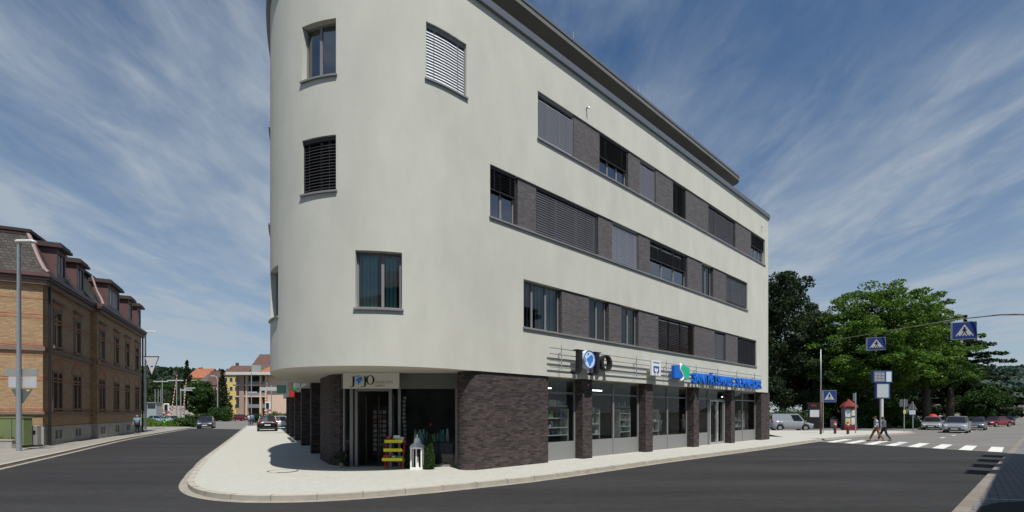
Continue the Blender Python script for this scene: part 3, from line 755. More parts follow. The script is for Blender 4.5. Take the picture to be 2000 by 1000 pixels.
for k in range(26):
    x = random.uniform(-.7, .7); h = random.uniform(.08, .5); w = random.uniform(.05, .14)
    q.lathe([(w * .5, 0), (w * .6, h * .4), (w * .2, h)], (x, random.uniform(-.1, .3), .77), 8, random.choice((1, 2, 4, 0)))
q.build('goods', cols, th, smooth='auto'); MB().ball((-.05, -.1, 1.42), .07, n=12).build('red_ball', cols[5], th, smooth=True)

lamp_m = mat('tube_light', (.8, .8, .8), .5, emit=(1, .97, .9, 5))
for s0, s1, lab in ((.15, 1.3, 'switched on ceiling tube light in the first shop window'), (3.3, 4.7, 'switched on ceiling tube light in the second shop window'), (7.6, 8.8, 'switched on ceiling tube light in the third shop window'), (12.5, 13.6, 'switched on ceiling tube light beside the glass shop door'), (17.2, 18.6, 'switched on ceiling tube light in the last shop window')):
    th = thing('ceiling_light', lab, 'ceiling light', fs((s0 + s1) / 2, -1.0, 2.98), math.atan2(rv.y, rv.x), 'tube lights in the shop')
    w = s1 - s0; MB().box((0, 0, .04), (w, .16, .06)).build('housing', panel_m, th); MB().tube([(-w / 2 + .04, 0, -.015), (w / 2 - .04, 0, -.015)], .022, 8).build('tube', lamp_m, th)
    MB().tube([(-w / 2 + .1, 0, .07), (-w / 2 + .1, 0, .34)], .008, 5).build('suspension_rod', steel, th); MB().tube([(w / 2 - .1, 0, .07), (w / 2 - .1, 0, .34)], .008, 5).build('suspension_rod', steel, th)

# ================================================================== SIGNS ON THE FACADE
def obj_text(txt, size, extrude, M, m, name, parent, width=None, height=None, bold=0.0):
    cu = bpy.data.curves.new('lettering', 'FONT'); cu.body = txt; cu.size = size; cu.extrude = extrude; cu.offset = bold; cu.resolution_u = 3
    o = bpy.data.objects.new('lettering', cu); col.objects.link(o)
    dg = bpy.context.evaluated_depsgraph_get(); me = bpy.data.meshes.new_from_object(o.evaluated_get(dg))
    bpy.data.objects.remove(o)
    xs = [v.co.x for v in me.vertices]; ys = [v.co.y for v in me.vertices]
    sx = width / (max(xs) - min(xs)) if width else 1; sy = height / (max(ys) - min(ys)) if height else sx
    Mi = XF[root_of(parent)].inverted()
    for v in me.vertices: v.co = Mi @ (M @ Vector(((v.co.x - min(xs)) * sx, (v.co.y - min(ys)) * sy, v.co.z)))
    me.materials.clear(); me.materials.append(m); me.update()
    ob = bpy.data.objects.new(name, me); col.objects.link(ob); ob.parent = parent; return ob
def fM(s, t, z):  # text matrix lying on the facade
    p = fs(s, t, z); return Matrix(((rv.x, 0, nv.x, p.x), (rv.y, 0, nv.y, p.y), (0, 1, 0, p.z), (0, 0, 0, 1)))
def ext(outline_, M, d, mb, hole=None, mi=0):
    """extrude a 2-D outline (local x,y) by +-d along local z; optional hole of equal count"""
    o = len(mb.v); n = len(outline_)
    for z in (-d, d):
        mb.v += [tuple(M @ Vector((x, y, z))) for x, y in outline_]
        if hole: mb.v += [tuple(M @ Vector((x, y, z))) for x, y in hole]
    k = 2 * n if hole else n
    for i in range(n):
        j = (i + 1) % n
        mb.f.append([o + i, o + j, o + k + j, o + k + i]); mb.m.append(mi)
        if hole:
            mb.f.append([o + n + j, o + n + i, o + k + n + i, o + k + n + j]); mb.m.append(mi)
            mb.f.append([o + k + i, o + k + j, o + k + n + j, o + k + n + i]); mb.m.append(mi)
            mb.f.append([o + j, o + i, o + n + i, o + n + j]); mb.m.append(mi)
    if not hole:
        for t in tessellate_polygon([[Vector((x, y, 0)) for x, y in outline_]]):
            mb.f.append([o + k + i for i in t]); mb.m.append(mi); mb.f.append([o + i for i in t][::-1]); mb.m.append(mi)
    return mb
def serif_J(w, h, desc):
    """classic J with head serif and a hook that drops below the line"""
    s_ = w * .30; x0 = w * .55; x1 = x0 + s_
    pts = [(x0 - w * .22, h), (x0 - w * .22, h * .965), (x0, h * .93), (x0, 0), (x0 - w * .04, -desc * .55), (x0 - w * .2, -desc * .86), (x0 - w * .36, -desc * .78), (x0 - w * .46, -desc * .5), (x0 - w * .58, -desc * .62),
           (x0 - w * .52, -desc * .9), (x0 - w * .3, -desc * 1.04), (x0 + w * .02, -desc * .95), (x1 - w * .06, -desc * .5), (x1, h * .02), (x1, h * .93), (x1 + w * .2, h * .965), (x1 + w * .2, h)]
    return pts[::-1]
def serif_O(w, h, cx, n=28):
    out = [(cx + w / 2 * math.cos(2 * math.pi * i / n), h / 2 + h / 2 * math.sin(2 * math.pi * i / n)) for i in range(n)]
    inn = [(cx + w * .29 * math.cos(2 * math.pi * i / n), h / 2 + h * .44 * math.sin(2 * math.pi * i / n)) for i in range(n)]
    return out, inn
blue_m = mat('sign_blue', (.01, .09, .42), .35); sky_m = mat('globe_blue', (.03, .22, .62), .35); globe_w = mat('globe_white', (.62, .72, .85), .4)
green_m = mat('sign_green', (.0, .45, .24), .4); swhite = mat('sign_white', (.78, .78, .78), .4)
# rails
rl_ = thing('sign_rail_rack', 'thin grey rails carrying the shop letters along the light wall band', 'rail rack', fs(10, .28, 4.0))
m = MB()
for z in (4.36, 4.14, 3.90, 3.66): m.bar(fs(-.18, .24, z), fs(20.4, .24, z), .03, .03)
m.build('rail', steel, rl_, world=True)
for s_ in (.5, 5.6, 8.2, 11.3, 13.9, 16.5, 19.3):
    m = MB(); m.bar(fs(s_, .21, 3.6), fs(s_, .21, 4.5), .025, .025); m.bar(fs(s_, .05, 4.2), fs(s_, .22, 4.2), .025, .025); m.build('bracket', steel, rl_, world=True)
# JOJO letters
jj = thing('shop_letters', 'large black raised JOJO letters with blue globe, mounted on the facade rails', 'shop sign', fs(2.1, .3, 3.5))
t_ = .36; H_ = .72; zb_ = 3.68
J = serif_J(.62, H_, .22)
m = MB(); ext(J, fM(.92, t_, zb_), .09, m); m.build('letter', black_m, jj, world=True)
m = MB(); ext(J, fM(2.02, t_, zb_), .09, m); m.build('letter', black_m, jj, world=True)
o_, i_ = serif_O(.74, .66, .37); m = MB(); ext(o_, fM(2.68, t_, zb_ - .01), .09, m, i_); m.build('letter', black_m, jj, world=True)
m = MB(); circ = [(.36 * math.cos(2 * math.pi * i / 32), .36 * math.sin(2 * math.pi * i / 32)) for i in range(32)]
ext(circ, fM(1.86, t_ + .03, 4.05), .09, m); gl_ = m.build('globe', globe_w, jj, world=True)
def continents(M, s_, parent, d):
    m = MB()
    ext([(x * s_, y * s_) for x, y in [(-.10, .10), (.05, .22), (.22, .25), (.30, .12), (.27, -.05), (.17, -.12), (.10, -.26), (.0, -.30), (-.05, -.16), (-.16, -.06), (-.2, .03)]], M, d, m)
    ext([(x * s_, y * s_) for x, y in [(-.16, .26), (-.05, .24), (.0, .30), (-.08, .33)]], M, d, m)
    ext([(x * s_, y * s_) for x, y in [(-.33, .08), (-.27, .05), (-.25, -.1), (-.3, -.14)]], M, d, m)
    m.build('continents', sky_m, parent, world=True)
continents(fM(1.84, t_ + .125, 4.04), .82, gl_, .004)
m = MB(); ring = [(.36 * math.cos(2 * math.pi * i / 32), .36 * math.sin(2 * math.pi * i / 32)) for i in range(32)]
ext(ring, fM(1.86, t_ + .124, 4.05), .006, m, [(x * .9, y * .9) for x, y in ring]); m.build('globe_rim', blue_m, gl_, world=True)
# square bank sign
bk = thing('bank_sign', 'square white sign with blue and orange emblem between the two shop names', 'sign', fs(7.0, .3, 3.7))
m = MB(); fbox(m, 6.62, 7.42, .27, .36, 3.70, 4.40); m.build('panel', swhite, bk, world=True)
m = MB(); MM = fM(7.02, .364, 4.0)
ext([(-.25, .14), (.25, .14), (.25, -.13), (.19, -.19), (.04, -.19), (.04, -.11), (.13, -.11), (.15, -.08), (.15, .06), (.05, .06), (0, .0), (-.05, .06), (-.15, .06), (-.15, -.08), (-.13, -.11), (-.04, -.11), (-.04, -.19), (-.19, -.19), (-.25, -.13)][::-1], MM, .004, m)
m.build('emblem', blue_m, bk, world=True)
m = MB()
for x in (-.13, .13): ext([(x - .09, -.27), (x + .09, -.27), (x + .07, -.235), (x - .07, -.235)], MM, .004, m)
m.build('orange_mark', mat('orange', (.8, .2, .05), .5), bk, world=True)
obj_text('Volksbank', .1, .003, fM(6.72, .366, 4.27), blue_m, 'lettering', bk, width=.6, height=.08)
# blue/green S mark
sg = thing('medical_store_emblem', 'blue and green block emblem split by a white curve, left of blue letters', 'shop sign', fs(9.4, .3, 3.7))
MM = fM(8.62, .33, 3.63)
Sc = [(.62, -.06), (.85, .0), (.95, .10), (.93, .20), (.78, .35), (.62, .50), (.63, .62), (.74, .76)]
left = [(0.0, .05), (.62, .05), (.84, .10), (.86, .19), (.70, .33), (.54, .49), (.55, .62), (.62, .70), (.0, .66)]
m = MB(); ext(left, MM, .08, m); m.build('blue_block', mat('emblem_blue', (.0, .13, .60), .35), sg, world=True)
right = [(1.03, .05), (1.5, .05), (1.5, .36), (1.6, .40), (1.5, .64), (1.2, .66), (1.0, .74), (.86, .74), (.72, .62), (.71, .52), (.86, .38), (1.01, .23)]
m = MB(); ext(right, MM, .08, m); m.build('green_block', mat('emblem_green', (.0, .48, .26), .35), sg, world=True)
m = MB(); SM = fM(8.62, .36, 3.63)
m.tube([SM @ Vector((x, z, 0)) for x, z in [(p_.x, p_.y) for p_ in smooth_poly(Sc, 3)]], .065, 8)
m.build('s_stripe', swhite, sg, world=True)
# blue shop name
sn = thing('medical_store_letters', 'long row of bright blue raised letters above the right hand shop windows', 'shop sign', fs(15, .3, 3.6))
obj_text('SANITÄTSHAUS', .7, .07, fM(10.55, .36, 3.50), mat('letter_blue', (.005, .14, .62), .35), 'lettering', sn, width=5.0, height=.66, bold=.014)
obj_text('SCHNEIDER', .7, .07, fM(16.0, .36, 3.50), MAT['letter_blue'], 'lettering', sn, width=3.95, height=.56, bold=.014)
# entrance sign board
es = thing('entrance_sign_board', 'white JOJO sign board over the dark shop entrance under the bow', 'sign', (-4.7, 16.1, 3.0))
ys_ = 16.12; x0_, x1_ = ex(670, ys_), ex(779.5, ys_)
m = MB(); gbox(m, x0_, x1_, ys_, ys_ + .12, 2.79, Z0 - .008); m.build('board', mat('board_white', (.62, .61, .56), .6), es, world=True)
EM = lambda x, z: Matrix(((1, 0, 0, x), (0, 0, -1, ys_ - .004), (0, 1, 0, z), (0, 0, 0, 1)))
k_ = ys_ / F
xp = lambda px: ex(px, ys_); zp = lambda py: EYE + (HOR - py) * k_
Js = serif_J(.20, .285, .07)
for px in (684.0, 706.8): m = MB(); ext(Js, EM(xp(px) - .03, zp(752)), .004, m); m.build('letter', black_m, es, world=True)
o_, i_ = serif_O(.285, .31, 0); m = MB(); ext(o_, EM(xp(723.3), zp(751.2)), .004, m, i_); m.build('letter', black_m, es, world=True)
m = MB(); g2 = [(.145 * math.cos(2 * math.pi * i / 28), .145 * math.sin(2 * math.pi * i / 28)) for i in range(28)]
ext(g2, EM(xp(700), zp(742)), .003, m, [(x * .93, y * .93) for x, y in g2]); go = m.build('globe', sky_m, es, world=True)
continents(EM(xp(700), zp(742)), .42, go, .003)
grey_t = mat('text_grey', (.2, .2, .2), .6)
obj_text("RUND UM'S", .1, .002, EM(xp(733.5), zp(749)), grey_t, 'lettering', es, width=.58, height=.085)
obj_text("LEBEN", .1, .002, EM(xp(732.5), zp(755)), grey_t, 'lettering', es, width=.31, height=.065)
# signs on the left arcade
wl_ = lambda d, t, z: Vector((-7.75, 19.3, 0)) + Vector((*lw, 0)) * d + Vector((*wn_, 0)) * t + Vector((0, 0, z))
ps = thing('pharmacy_sign', 'red bar and green block letters on the white band above the left arcade', 'shop sign', wl_(12, .1, 3.6))
m = MB()
for d0, d1, z0, z1, mi in ((13.5, 14.6, 3.0, 4.3, 0), (15.2, 16.6, 3.5, 4.3, 1), (10.4, 12.6, 3.3, 4.2, 1), (8.2, 9.6, 3.4, 4.1, 2)):
    m.add([wl_(d, t, z) for z in (z0, z1) for d, t in ((d0, .1), (d1, .1), (d1, .35), (d0, .35))], [(3, 2, 1, 0), (4, 5, 6, 7), (0, 1, 5, 4), (1, 2, 6, 5), (2, 3, 7, 6), (3, 0, 4, 7)], mi)
m.build('letter_block', [mat('sign_red', (.5, .02, .02), .4), mat('deep_green', (.02, .2, .07), .4), swhite], ps, world=True)
pj = thing('projecting_sign', 'grey bar sign sticking out from the far end of the left arcade', 'sign', wl_(26, .1, 3.9))
m = MB(); m.bar(wl_(26, .05, 4.0), wl_(26, .8, 4.0), .25, .7); m.build('bracket', mat('deep_green2', (.02, .06, .05), .4), pj, world=True)
m = MB(); m.bar(wl_(26, .8, 4.0), wl_(26, 2.1, 4.0), .3, .3); m.build('light_box', mat('light_grey', (.4, .43, .45), .5), pj, world=True)

# ================================================================== OLD BRICK BUILDING ON THE LEFT
lo = Vector((-.446, .895)).normalized(); oc = Vector((-26.2, 27.0)); on = Vector((lo.y, -lo.x))      # facade normal, towards the street
assert on.x > 0
old = thing('old_brick_building', 'two storey yellow brick building with red brick bands and brown mansard roof with dormers', 'building', (oc.x, oc.y, 0))
OB = dict(parent=old, world=True)
ybrick = brick('yellow_brick', (.325, .20, .105), (.455, .305, .17), (.26, .195, .13), .25, .077, .012, .14)
rbrick = brick('red_brick', (.36, .13, .065), (.44, .18, .09), (.32, .22, .15), .25, .077, .012, .14)
stone = mat('plinth_stone', (.30, .29, .26), .9, c2=(.40, .385, .345), vs=1.6, bump=.3, bs=18)
sand = mat('sandstone_trim', (.20, .14, .11), .85, var=.18, vs=3)
brown = mat('brown_sheet', (.115, .060, .060), .5, var=.15, vs=2); brown_d = mat('eave_brown', (.055, .032, .030), .6)
slate = brick('roof_slate', (.045, .041, .038), (.088, .080, .072), (.035, .034, .03), .24, .17, .018, .3)
pinkm = mat('hip_flashing', (.27, .19, .18), .6, var=.1, vs=4)
LEN = 21.2; PB = 8.15       # the far part stands forward from PB on
def op(s, t, z):     # s along the street facade, t outward
    tt_ = t + (.32 if s >= PB - 1e-6 else 0)
    p = oc + lo * s + on * tt_; return Vector((p.x, p.y, z))
def ob(m, s0, s1, t0, t1, z0, z1, mi=0, f=None):
    f = f or (lambda s, t, z: op(s, t, z))
    off = .32 if (s0 + s1) / 2 >= PB else 0
    def g(s, t, z): p = oc + lo * s + on * (t + off); return Vector((p.x, p.y, z))
    v = [g(s, t, z) for z in (z0, z1) for s, t in ((s0, t0), (s1, t0), (s1, t1), (s0, t1))]
    A = (v[1] - v[0]).cross(v[3] - v[0]).z
    fs_ = [(3, 2, 1, 0), (4, 5, 6, 7), (0, 1, 5, 4), (1, 2, 6, 5), (2, 3, 7, 6), (3, 0, 4, 7)]
    if A < 0: fs_ = [x[::-1] for x in fs_]
    return m.add(v, fs_, mi)
def spx(x, t=0.0):    # distance along the facade of the photo column x
    a = (x - 1000) / F; o = oc + on * t
    return (o.x - a * o.y) / (a * lo.y - lo.x)
PLZ = 1.17; EZ = 9.35
# street facade with openings
lowW = [(spx((a + b) / 2), .62) for a, b in ((101, 124), (140, 162))] + [(spx((a + b) / 2, .32), .62) for a, b in ((191, 208), (220, 235), (243, 254.5), (262, 273))]
def wall_open(m, s0, s1, z0, z1, hs, off, dep=.3, mi=0):
    ss = sorted(set([s0, s1] + [h[0] for h in hs] + [h[1] for h in hs])); zz = sorted(set([z0, z1] + [h[2] for h in hs] + [h[3] for h in hs]))
    g = lambda s, t, z: tuple((oc + lo * s + on * (off + t)).to_3d() + Vector((0, 0, z)))
    for i in range(len(ss) - 1):
        for j in range(len(zz) - 1):
            c, d = (ss[i] + ss[i + 1]) / 2, (zz[j] + zz[j + 1]) / 2
            if any(h[0] < c < h[1] and h[2] < d < h[3] for h in hs): continue
            m.add([g(ss[i], 0, zz[j]), g(ss[i + 1], 0, zz[j]), g(ss[i + 1], 0, zz[j + 1]), g(ss[i], 0, zz[j + 1])], [(0, 1, 2, 3)], mi)
    for a, b, c, d in hs:
        m.add([g(a, 0, c), g(b, 0, c), g(b, -dep, c), g(a, -dep, c), g(a, 0, d), g(b, 0, d), g(b, -dep, d), g(a, -dep, d)], [(0, 1, 2, 3), (7, 6, 5, 4), (0, 3, 7, 4), (2, 1, 5, 6)], mi)
hA, hB, cA, cB = [], [], [], []
for i, (c, w) in enumerate(lowW):
    H = hA if c < PB else hB; Cc = cA if c < PB else cB
    H += [(c - .62, c - .09, 2.05, 4.3), (c + .09, c + .62, 2.05, 4.3), (c - .50, c + .50, 5.9, 7.9)]
    Cc += [(c - .52, c - .07, .42, .92), (c + .07, c + .52, .42, .92)]
m = MB(); wall_open(m, 0, PB, PLZ, EZ, hA, 0); wall_open(m, PB, LEN, PLZ, EZ, hB, .32)
g0 = op(PB - .01, 0, 0)
m.add([tuple((oc + lo * PB + on * t).to_3d() + Vector((0, 0, z))) for t, z in ((0, PLZ), (.32, PLZ), (.32, EZ), (0, EZ))], [(0, 1, 2, 3)])
W_ = 13.0
pc = lambda s, t: (oc + lo * s + on * t)
# front gable wall, rear and far walls
for a, b in ((pc(0, -W_), pc(0, 0)), (pc(LEN, .32), pc(LEN, -W_)), (pc(LEN, -W_), pc(0, -W_))):
    m.add([(a.x, a.y, PLZ), (b.x, b.y, PLZ), (b.x, b.y, EZ), (a.x, a.y, EZ)], [(0, 1, 2, 3)])
m.build('wall', ybrick, **OB)
m = MB(); wall_open(m, 0, PB, 0, PLZ, cA, .06, .25); wall_open(m, PB, LEN, 0, PLZ, cB, .38, .25)
m.add([tuple((oc + lo * PB + on * t).to_3d() + Vector((0, 0, z))) for t, z in ((.06, 0), (.38, 0), (.38, PLZ), (.06, PLZ))], [(0, 1, 2, 3)])
a, b = pc(-.06, -W_), pc(-.06, .06); m.add([(a.x, a.y, 0), (b.x, b.y, 0), (b.x, b.y, PLZ), (a.x, a.y, PLZ)], [(0, 1, 2, 3)])
b2 = pc(0, .06); m.add([(b.x, b.y, 0), (b2.x, b2.y, 0), (b2.x, b2.y, PLZ), (b.x, b.y, PLZ)], [(0, 1, 2, 3)])
for (s0, s1, off) in ((-.06, PB, .06), (PB, LEN, .38)):
    v = [pc(s, t) for s, t in ((s0, off - .1), (s1, off - .1), (s1, off), (s0, off))]; m.add([(p.x, p.y, PLZ) for p in v], [(3, 2, 1, 0)])
m.build('plinth', stone, **OB)
# bands (thin boxes proud of the wall) on both visible faces
def bandbox(name, z0, z1, out, material):
    m = MB()
    for s0, s1, off in ((-out, PB, 0), (PB - out * .0, LEN + out, .32)):
        v = [pc(s, t) for s, t in ((s0, off - .05), (s1, off - .05), (s1, off + out), (s0, off + out))]
        vs = [(p.x, p.y, z) for z in (z0, z1) for p in v]
        m.add(vs, [(0, 1, 2, 3), (7, 6, 5, 4), (1, 0, 4, 5), (2, 1, 5, 6), (3, 2, 6, 7), (0, 3, 7, 4)])
    v = [pc(s, t) for s, t in ((-out, -W_), (.0 + .05, -W_), (.05, -.051), (-out, -.051))]
    vs = [(p.x, p.y, z) for z in (z0, z1) for p in v]
    m.add(vs, [(0, 1, 2, 3), (7, 6, 5, 4), (1, 0, 4, 5), (2, 1, 5, 6), (3, 2, 6, 7), (0, 3, 7, 4)])
    return m.build(name, material, **OB)
bandbox('string_course', 5.42, 5.66, .12, sand); bandbox('string_course', 1.88, 2.03, .10, sand)
for z0, z1 in ((5.72, 5.86), (5.15, 5.25), (2.12, 2.24), (3.95, 4.03), (3.78, 3.84), (7.22, 7.30), (7.42, 7.50), (8.3, 8.36)): bandbox('brick_band', z0, z1, .012, rbrick)
bandbox('cornice', 9.1, 9.34, .22, sand)
# eave and gutter
m = MB(); OUT = .34
ev = [pc(-OUT, -W_ - OUT), pc(-OUT, OUT), pc(PB - OUT, OUT), pc(PB - OUT, OUT + .32), pc(LEN + OUT, OUT + .32), pc(LEN + OUT, -W_ - OUT)]
m.prism([tuple(p) for p in ev], EZ, EZ + .16).build('eave', brown_d, **OB)
ev2 = [pc(-OUT - .07, -W_ - OUT), pc(-OUT - .07, OUT + .07), pc(PB - OUT, OUT + .07), pc(PB - OUT, OUT + .39), pc(LEN + OUT, OUT + .39), pc(LEN + OUT, -W_ - OUT)]
MB().prism([tuple(p) for p in ev2], EZ + .162, EZ + .36).build('gutter', brown, **OB)
# mansard roof with a slight flare, then a low upper roof
def ringp(d): return [pc(-OUT + d, -W_ - OUT + d), pc(-OUT + d, OUT - d), pc(LEN + OUT - d, OUT + .2 - d), pc(LEN + OUT - d, -W_ - OUT + d)]
lv = [(0.0, EZ + .36), (.28, EZ + .62), (.62, EZ + 1.25), (1.0, EZ + 2.15), (1.3, EZ + 2.8)]
m = MB(); o = 0
for i, (d, z) in enumerate(lv): m.v += [(p.x, p.y, z) for p in ringp(d)]
for i in range(len(lv) - 1):
    for k in range(4): k2 = (k + 1) % 4; m.f.append([i * 4 + k, (i + 1) * 4 + k, (i + 1) * 4 + k2, i * 4 + k2][::-1]); m.m.append(0)
m.build('mansard_roof', slate, **OB)
m = MB(); a = [(p.x, p.y, lv[-1][1] + .04) for p in ringp(1.12)]; b = [(p.x, p.y, lv[-1][1] + .20) for p in ringp(1.10)]; c = [(p.x, p.y, lv[-1][1] + 1.3) for p in ringp(5.2)]
m.v = a + b + c
for i in range(2):
    for k in range(4): k2 = (k + 1) % 4; m.f.append([i * 4 + k, i * 4 + k2, (i + 1) * 4 + k2, (i + 1) * 4 + k]); m.m.append(0)
m.f.append([8, 9, 10, 11]); m.m.append(0); m.f.append([3, 2, 1, 0]); m.m.append(0)
m.build('upper_roof', brown_d, **OB)
m = MB(); k_ = 1
pts = [Vector((ringp(d - .02)[1].x, ringp(d - .02)[1].y, z + .03)) for d, z in lv]; m.tube(pts, .10, 6); m.build('hip_flashing', pinkm, **OB)
m = MB(); q1, q2 = ringp(1.27)[0], ringp(1.27)[1]; m.tube([(q1.x, q1.y, lv[-1][1] - .06), (q2.x, q2.y, lv[-1][1] - .06)], .08, 6); m.build('ridge_flashing', pinkm, **OB)
# hip over the projecting part
m = MB(); a = op(PB, OUT, EZ + .37); pts = [op(PB + .2, OUT - .05, EZ + .4), op(PB + .35, .15, EZ + .8), op(PB + .55, -.15, EZ + 1.4), op(PB + .8, -.5, EZ + 2.5)]
m.tube(pts, [.09, .08, .07, .06], 6); m.build('valley_flashing', pinkm, **OB)
# dormers
def dormer(sc, w, h=1.95, nwin=1):
    off = .32 if sc > PB else 0
    g = lambda s, t, z: pc(s, t + off).to_3d() + Vector((0, 0, z))
    z0 = EZ + .37; m = MB()
    def bx(s0, s1, t0, t1, za, zb, mb=None):
        mb = mb if mb is not None else m; vs = [g(s, t, z) for z in (za, zb) for s, t in ((s0, t0), (s1, t0), (s1, t1), (s0, t1))]
        mb.add(vs, [(0, 1, 2, 3), (7, 6, 5, 4), (1, 0, 4, 5), (2, 1, 5, 6), (3, 2, 6, 7), (0, 3, 7, 4)])
    T = .12
    bx(sc - w / 2, sc - w / 2 + .14, -2.4, T, z0, z0 + h); bx(sc + w / 2 - .14, sc + w / 2, -2.4, T, z0, z0 + h)
    bx(sc - w / 2 + .14, sc + w / 2 - .14, T - .25, T - .01, z0, z0 + .45); bx(sc - w / 2 + .14, sc + w / 2 - .14, T - .25, T - .01, z0 + h - .22, z0 + h)
    d_ = m.build('dormer', brown, **OB)
    m2 = MB(); bx(sc - w / 2 - .2, sc + w / 2 + .2, -2.4, T + .28, z0 + h + .002, z0 + h + .16, m2); bx(sc - w / 2 - .12, sc + w / 2 + .12, -2.4, T + .2, z0 + h + .162, z0 + h + .30, m2)
    m2.build('dormer_roof', brown_d, parent=d_, world=True)
    ww = (w - .28) / nwin
    for k in range(nwin):
        a = sc - w / 2 + .14 + ww * k; m3 = MB()
        bx(a, a + .07, T - .2, T - .1, z0 + .45, z0 + h - .22, m3); bx(a + ww - .07, a + ww, T - .2, T - .1, z0 + .45, z0 + h - .22, m3); bx(a + ww / 2 - .03, a + ww / 2 + .03, T - .2, T - .1, z0 + .45, z0 + h - .22, m3)
        m3.build('dormer_window', white_p, parent=d_, world=True)
        m4 = MB().add([g(a, T - .16, z0 + .45), g(a + ww, T - .16, z0 + .45), g(a + ww, T - .16, z0 + h - .2), g(a, T - .16, z0 + h - .2)], [(0, 1, 2, 3)]); m4.build('dormer_pane', glass('old_glass', (.12, .13, .14), .8, base=.06), parent=d_, world=True)
for sc, w, nw in ((spx(115), 1.35, 1), (spx(152.5), 1.35, 1), (spx(218, .3), 3.1, 3), (spx(250.5, .3), 1.35, 1), (spx(268, .3), 1.35, 1)): dormer(sc, w, nwin=nw)
# windows, arches, lintels
oldglass = MAT['old_glass']
for i, (c, w) in enumerate(lowW):
    off = .32 if c > PB else 0
    g = lambda s, t, z: pc(s, t + off).to_3d() + Vector((0, 0, z))
    def bx(mb, s0, s1, t0, t1, za, zb, mi=0):
        vs = [g(s, t, z) for z in (za, zb) for s, t in ((s0, t0), (s1, t0), (s1, t1), (s0, t1))]
        mb.add(vs, [(0, 1, 2, 3), (7, 6, 5, 4), (1, 0, 4, 5), (2, 1, 5, 6), (3, 2, 6, 7), (0, 3, 7, 4)], mi)
    for (a, b, z0, z1, fr) in ((c - .62, c - .09, 2.05, 4.3, frame_d), (c + .09, c + .62, 2.05, 4.3, frame_d), (c - .5, c + .5, 5.9, 7.9, white_p)):
        m = MB()
        for s0, s1 in ((a, a + .06), (b - .06, b)): bx(m, s0, s1, -.24, -.17, z0, z1)
        bx(m, a + .06, b - .06, -.24, -.17, z0, z0 + .06); bx(m, a + .06, b - .06, -.24, -.17, z1 - .06, z1); bx(m, a + .06, b - .06, -.23, -.18, z0 + (z1 - z0) * .68, z0 + (z1 - z0) * .68 + .05)
        if b - a > .8: bx(m, (a + b) / 2 - .035, (a + b) / 2 + .035, -.23, -.18, z0 + .06, z1 - .06)
        wv = m.build('window', fr, **OB)
        MB().add([g(a, -.2, z0), g(b, -.2, z0), g(b, -.2, z1), g(a, -.2, z1)], [(0, 1, 2, 3)]).build('pane', oldglass, parent=wv, world=True)
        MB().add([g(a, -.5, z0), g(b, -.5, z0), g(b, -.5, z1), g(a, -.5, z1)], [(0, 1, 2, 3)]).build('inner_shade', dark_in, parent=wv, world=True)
    # stone surrounds
    m = MB(); bx(m, c - .09, c + .09, -.14, .03, 2.04, 4.3); bx(m, c - .78, c - .62, -.1, .03, 2.04, 4.3); bx(m, c + .62, c + .78, -.1, .03, 2.04, 4.3); bx(m, c - .78, c + .78, -.1, .035, 4.302, 4.42)
    m.build('window_surround', sand, **OB); m = MB()
    for sx in (-.66, .50): bx(m, c + sx, c + sx + .16, -.1, .03, 5.9, 7.9)
    bx(m, c - .72, c + .72, -.08, .045, 7.902, 8.1); bx(m, c - .7, c + .7, -.1, .10, 5.74, 5.899)
    m.build('window_surround', sand, **OB); m = MB(); bx(m, c - .82, c + .82, -.1, .16, 8.42, 8.54); m.build('window_hood', sand, **OB)
    # red brick arch over the double window and over the upper one
    for (zc_, rr, rise, th) in ((4.42, .78, .42, .34), (8.10, .66, .18, .22)):
        m = MB(); n_ = 14
        for k in range(n_):
            t0_, t1_ = math.pi * k / n_, math.pi * (k + 1) / n_
            P_ = lambda t_, e: (c - math.cos(t_) * (rr + e * .8), zc_ + math.sin(t_) * (rise + e))
            v = []
            for tt2 in (-.02, .02):
                for (s_, z_) in (P_(t0_, 0), P_(t1_, 0), P_(t1_, th), P_(t0_, th)): v.append(g(s_, tt2, z_))
            m.add(v, [(0, 1, 2, 3), (7, 6, 5, 4), (0, 4, 5, 1), (1, 5, 6, 2), (2, 6, 7, 3), (3, 7, 4, 0)])
        m.build('brick_arch', rbrick, **OB)
    for (a, b) in ((c - .52, c - .07), (c + .07, c + .52)):
        MB().add([g(a, -.12, .42), g(b, -.12, .42), g(b, -.12, .92), g(a, -.12, .92)], [(0, 1, 2, 3)]).build('cellar_window', dark_in, **OB)
m = MB(); p = op(.35, .18, 0); m.tube([(p.x, p.y, .1), (p.x, p.y, 9.3)], .065, 8); m.tube([(p.x, p.y, .1), (p.x, p.y, 1.3)], .08, 8); m.build('downpipe', mat('pipe_dark', (.03, .028, .03), .5, .3), **OB)
m = MB(); p = op(LEN - .15, .15, 0); m.tube([(p.x, p.y, .1), (p.x, p.y, 9.3)], .065, 8); m.build('downpipe', MAT['pipe_dark'], **OB)

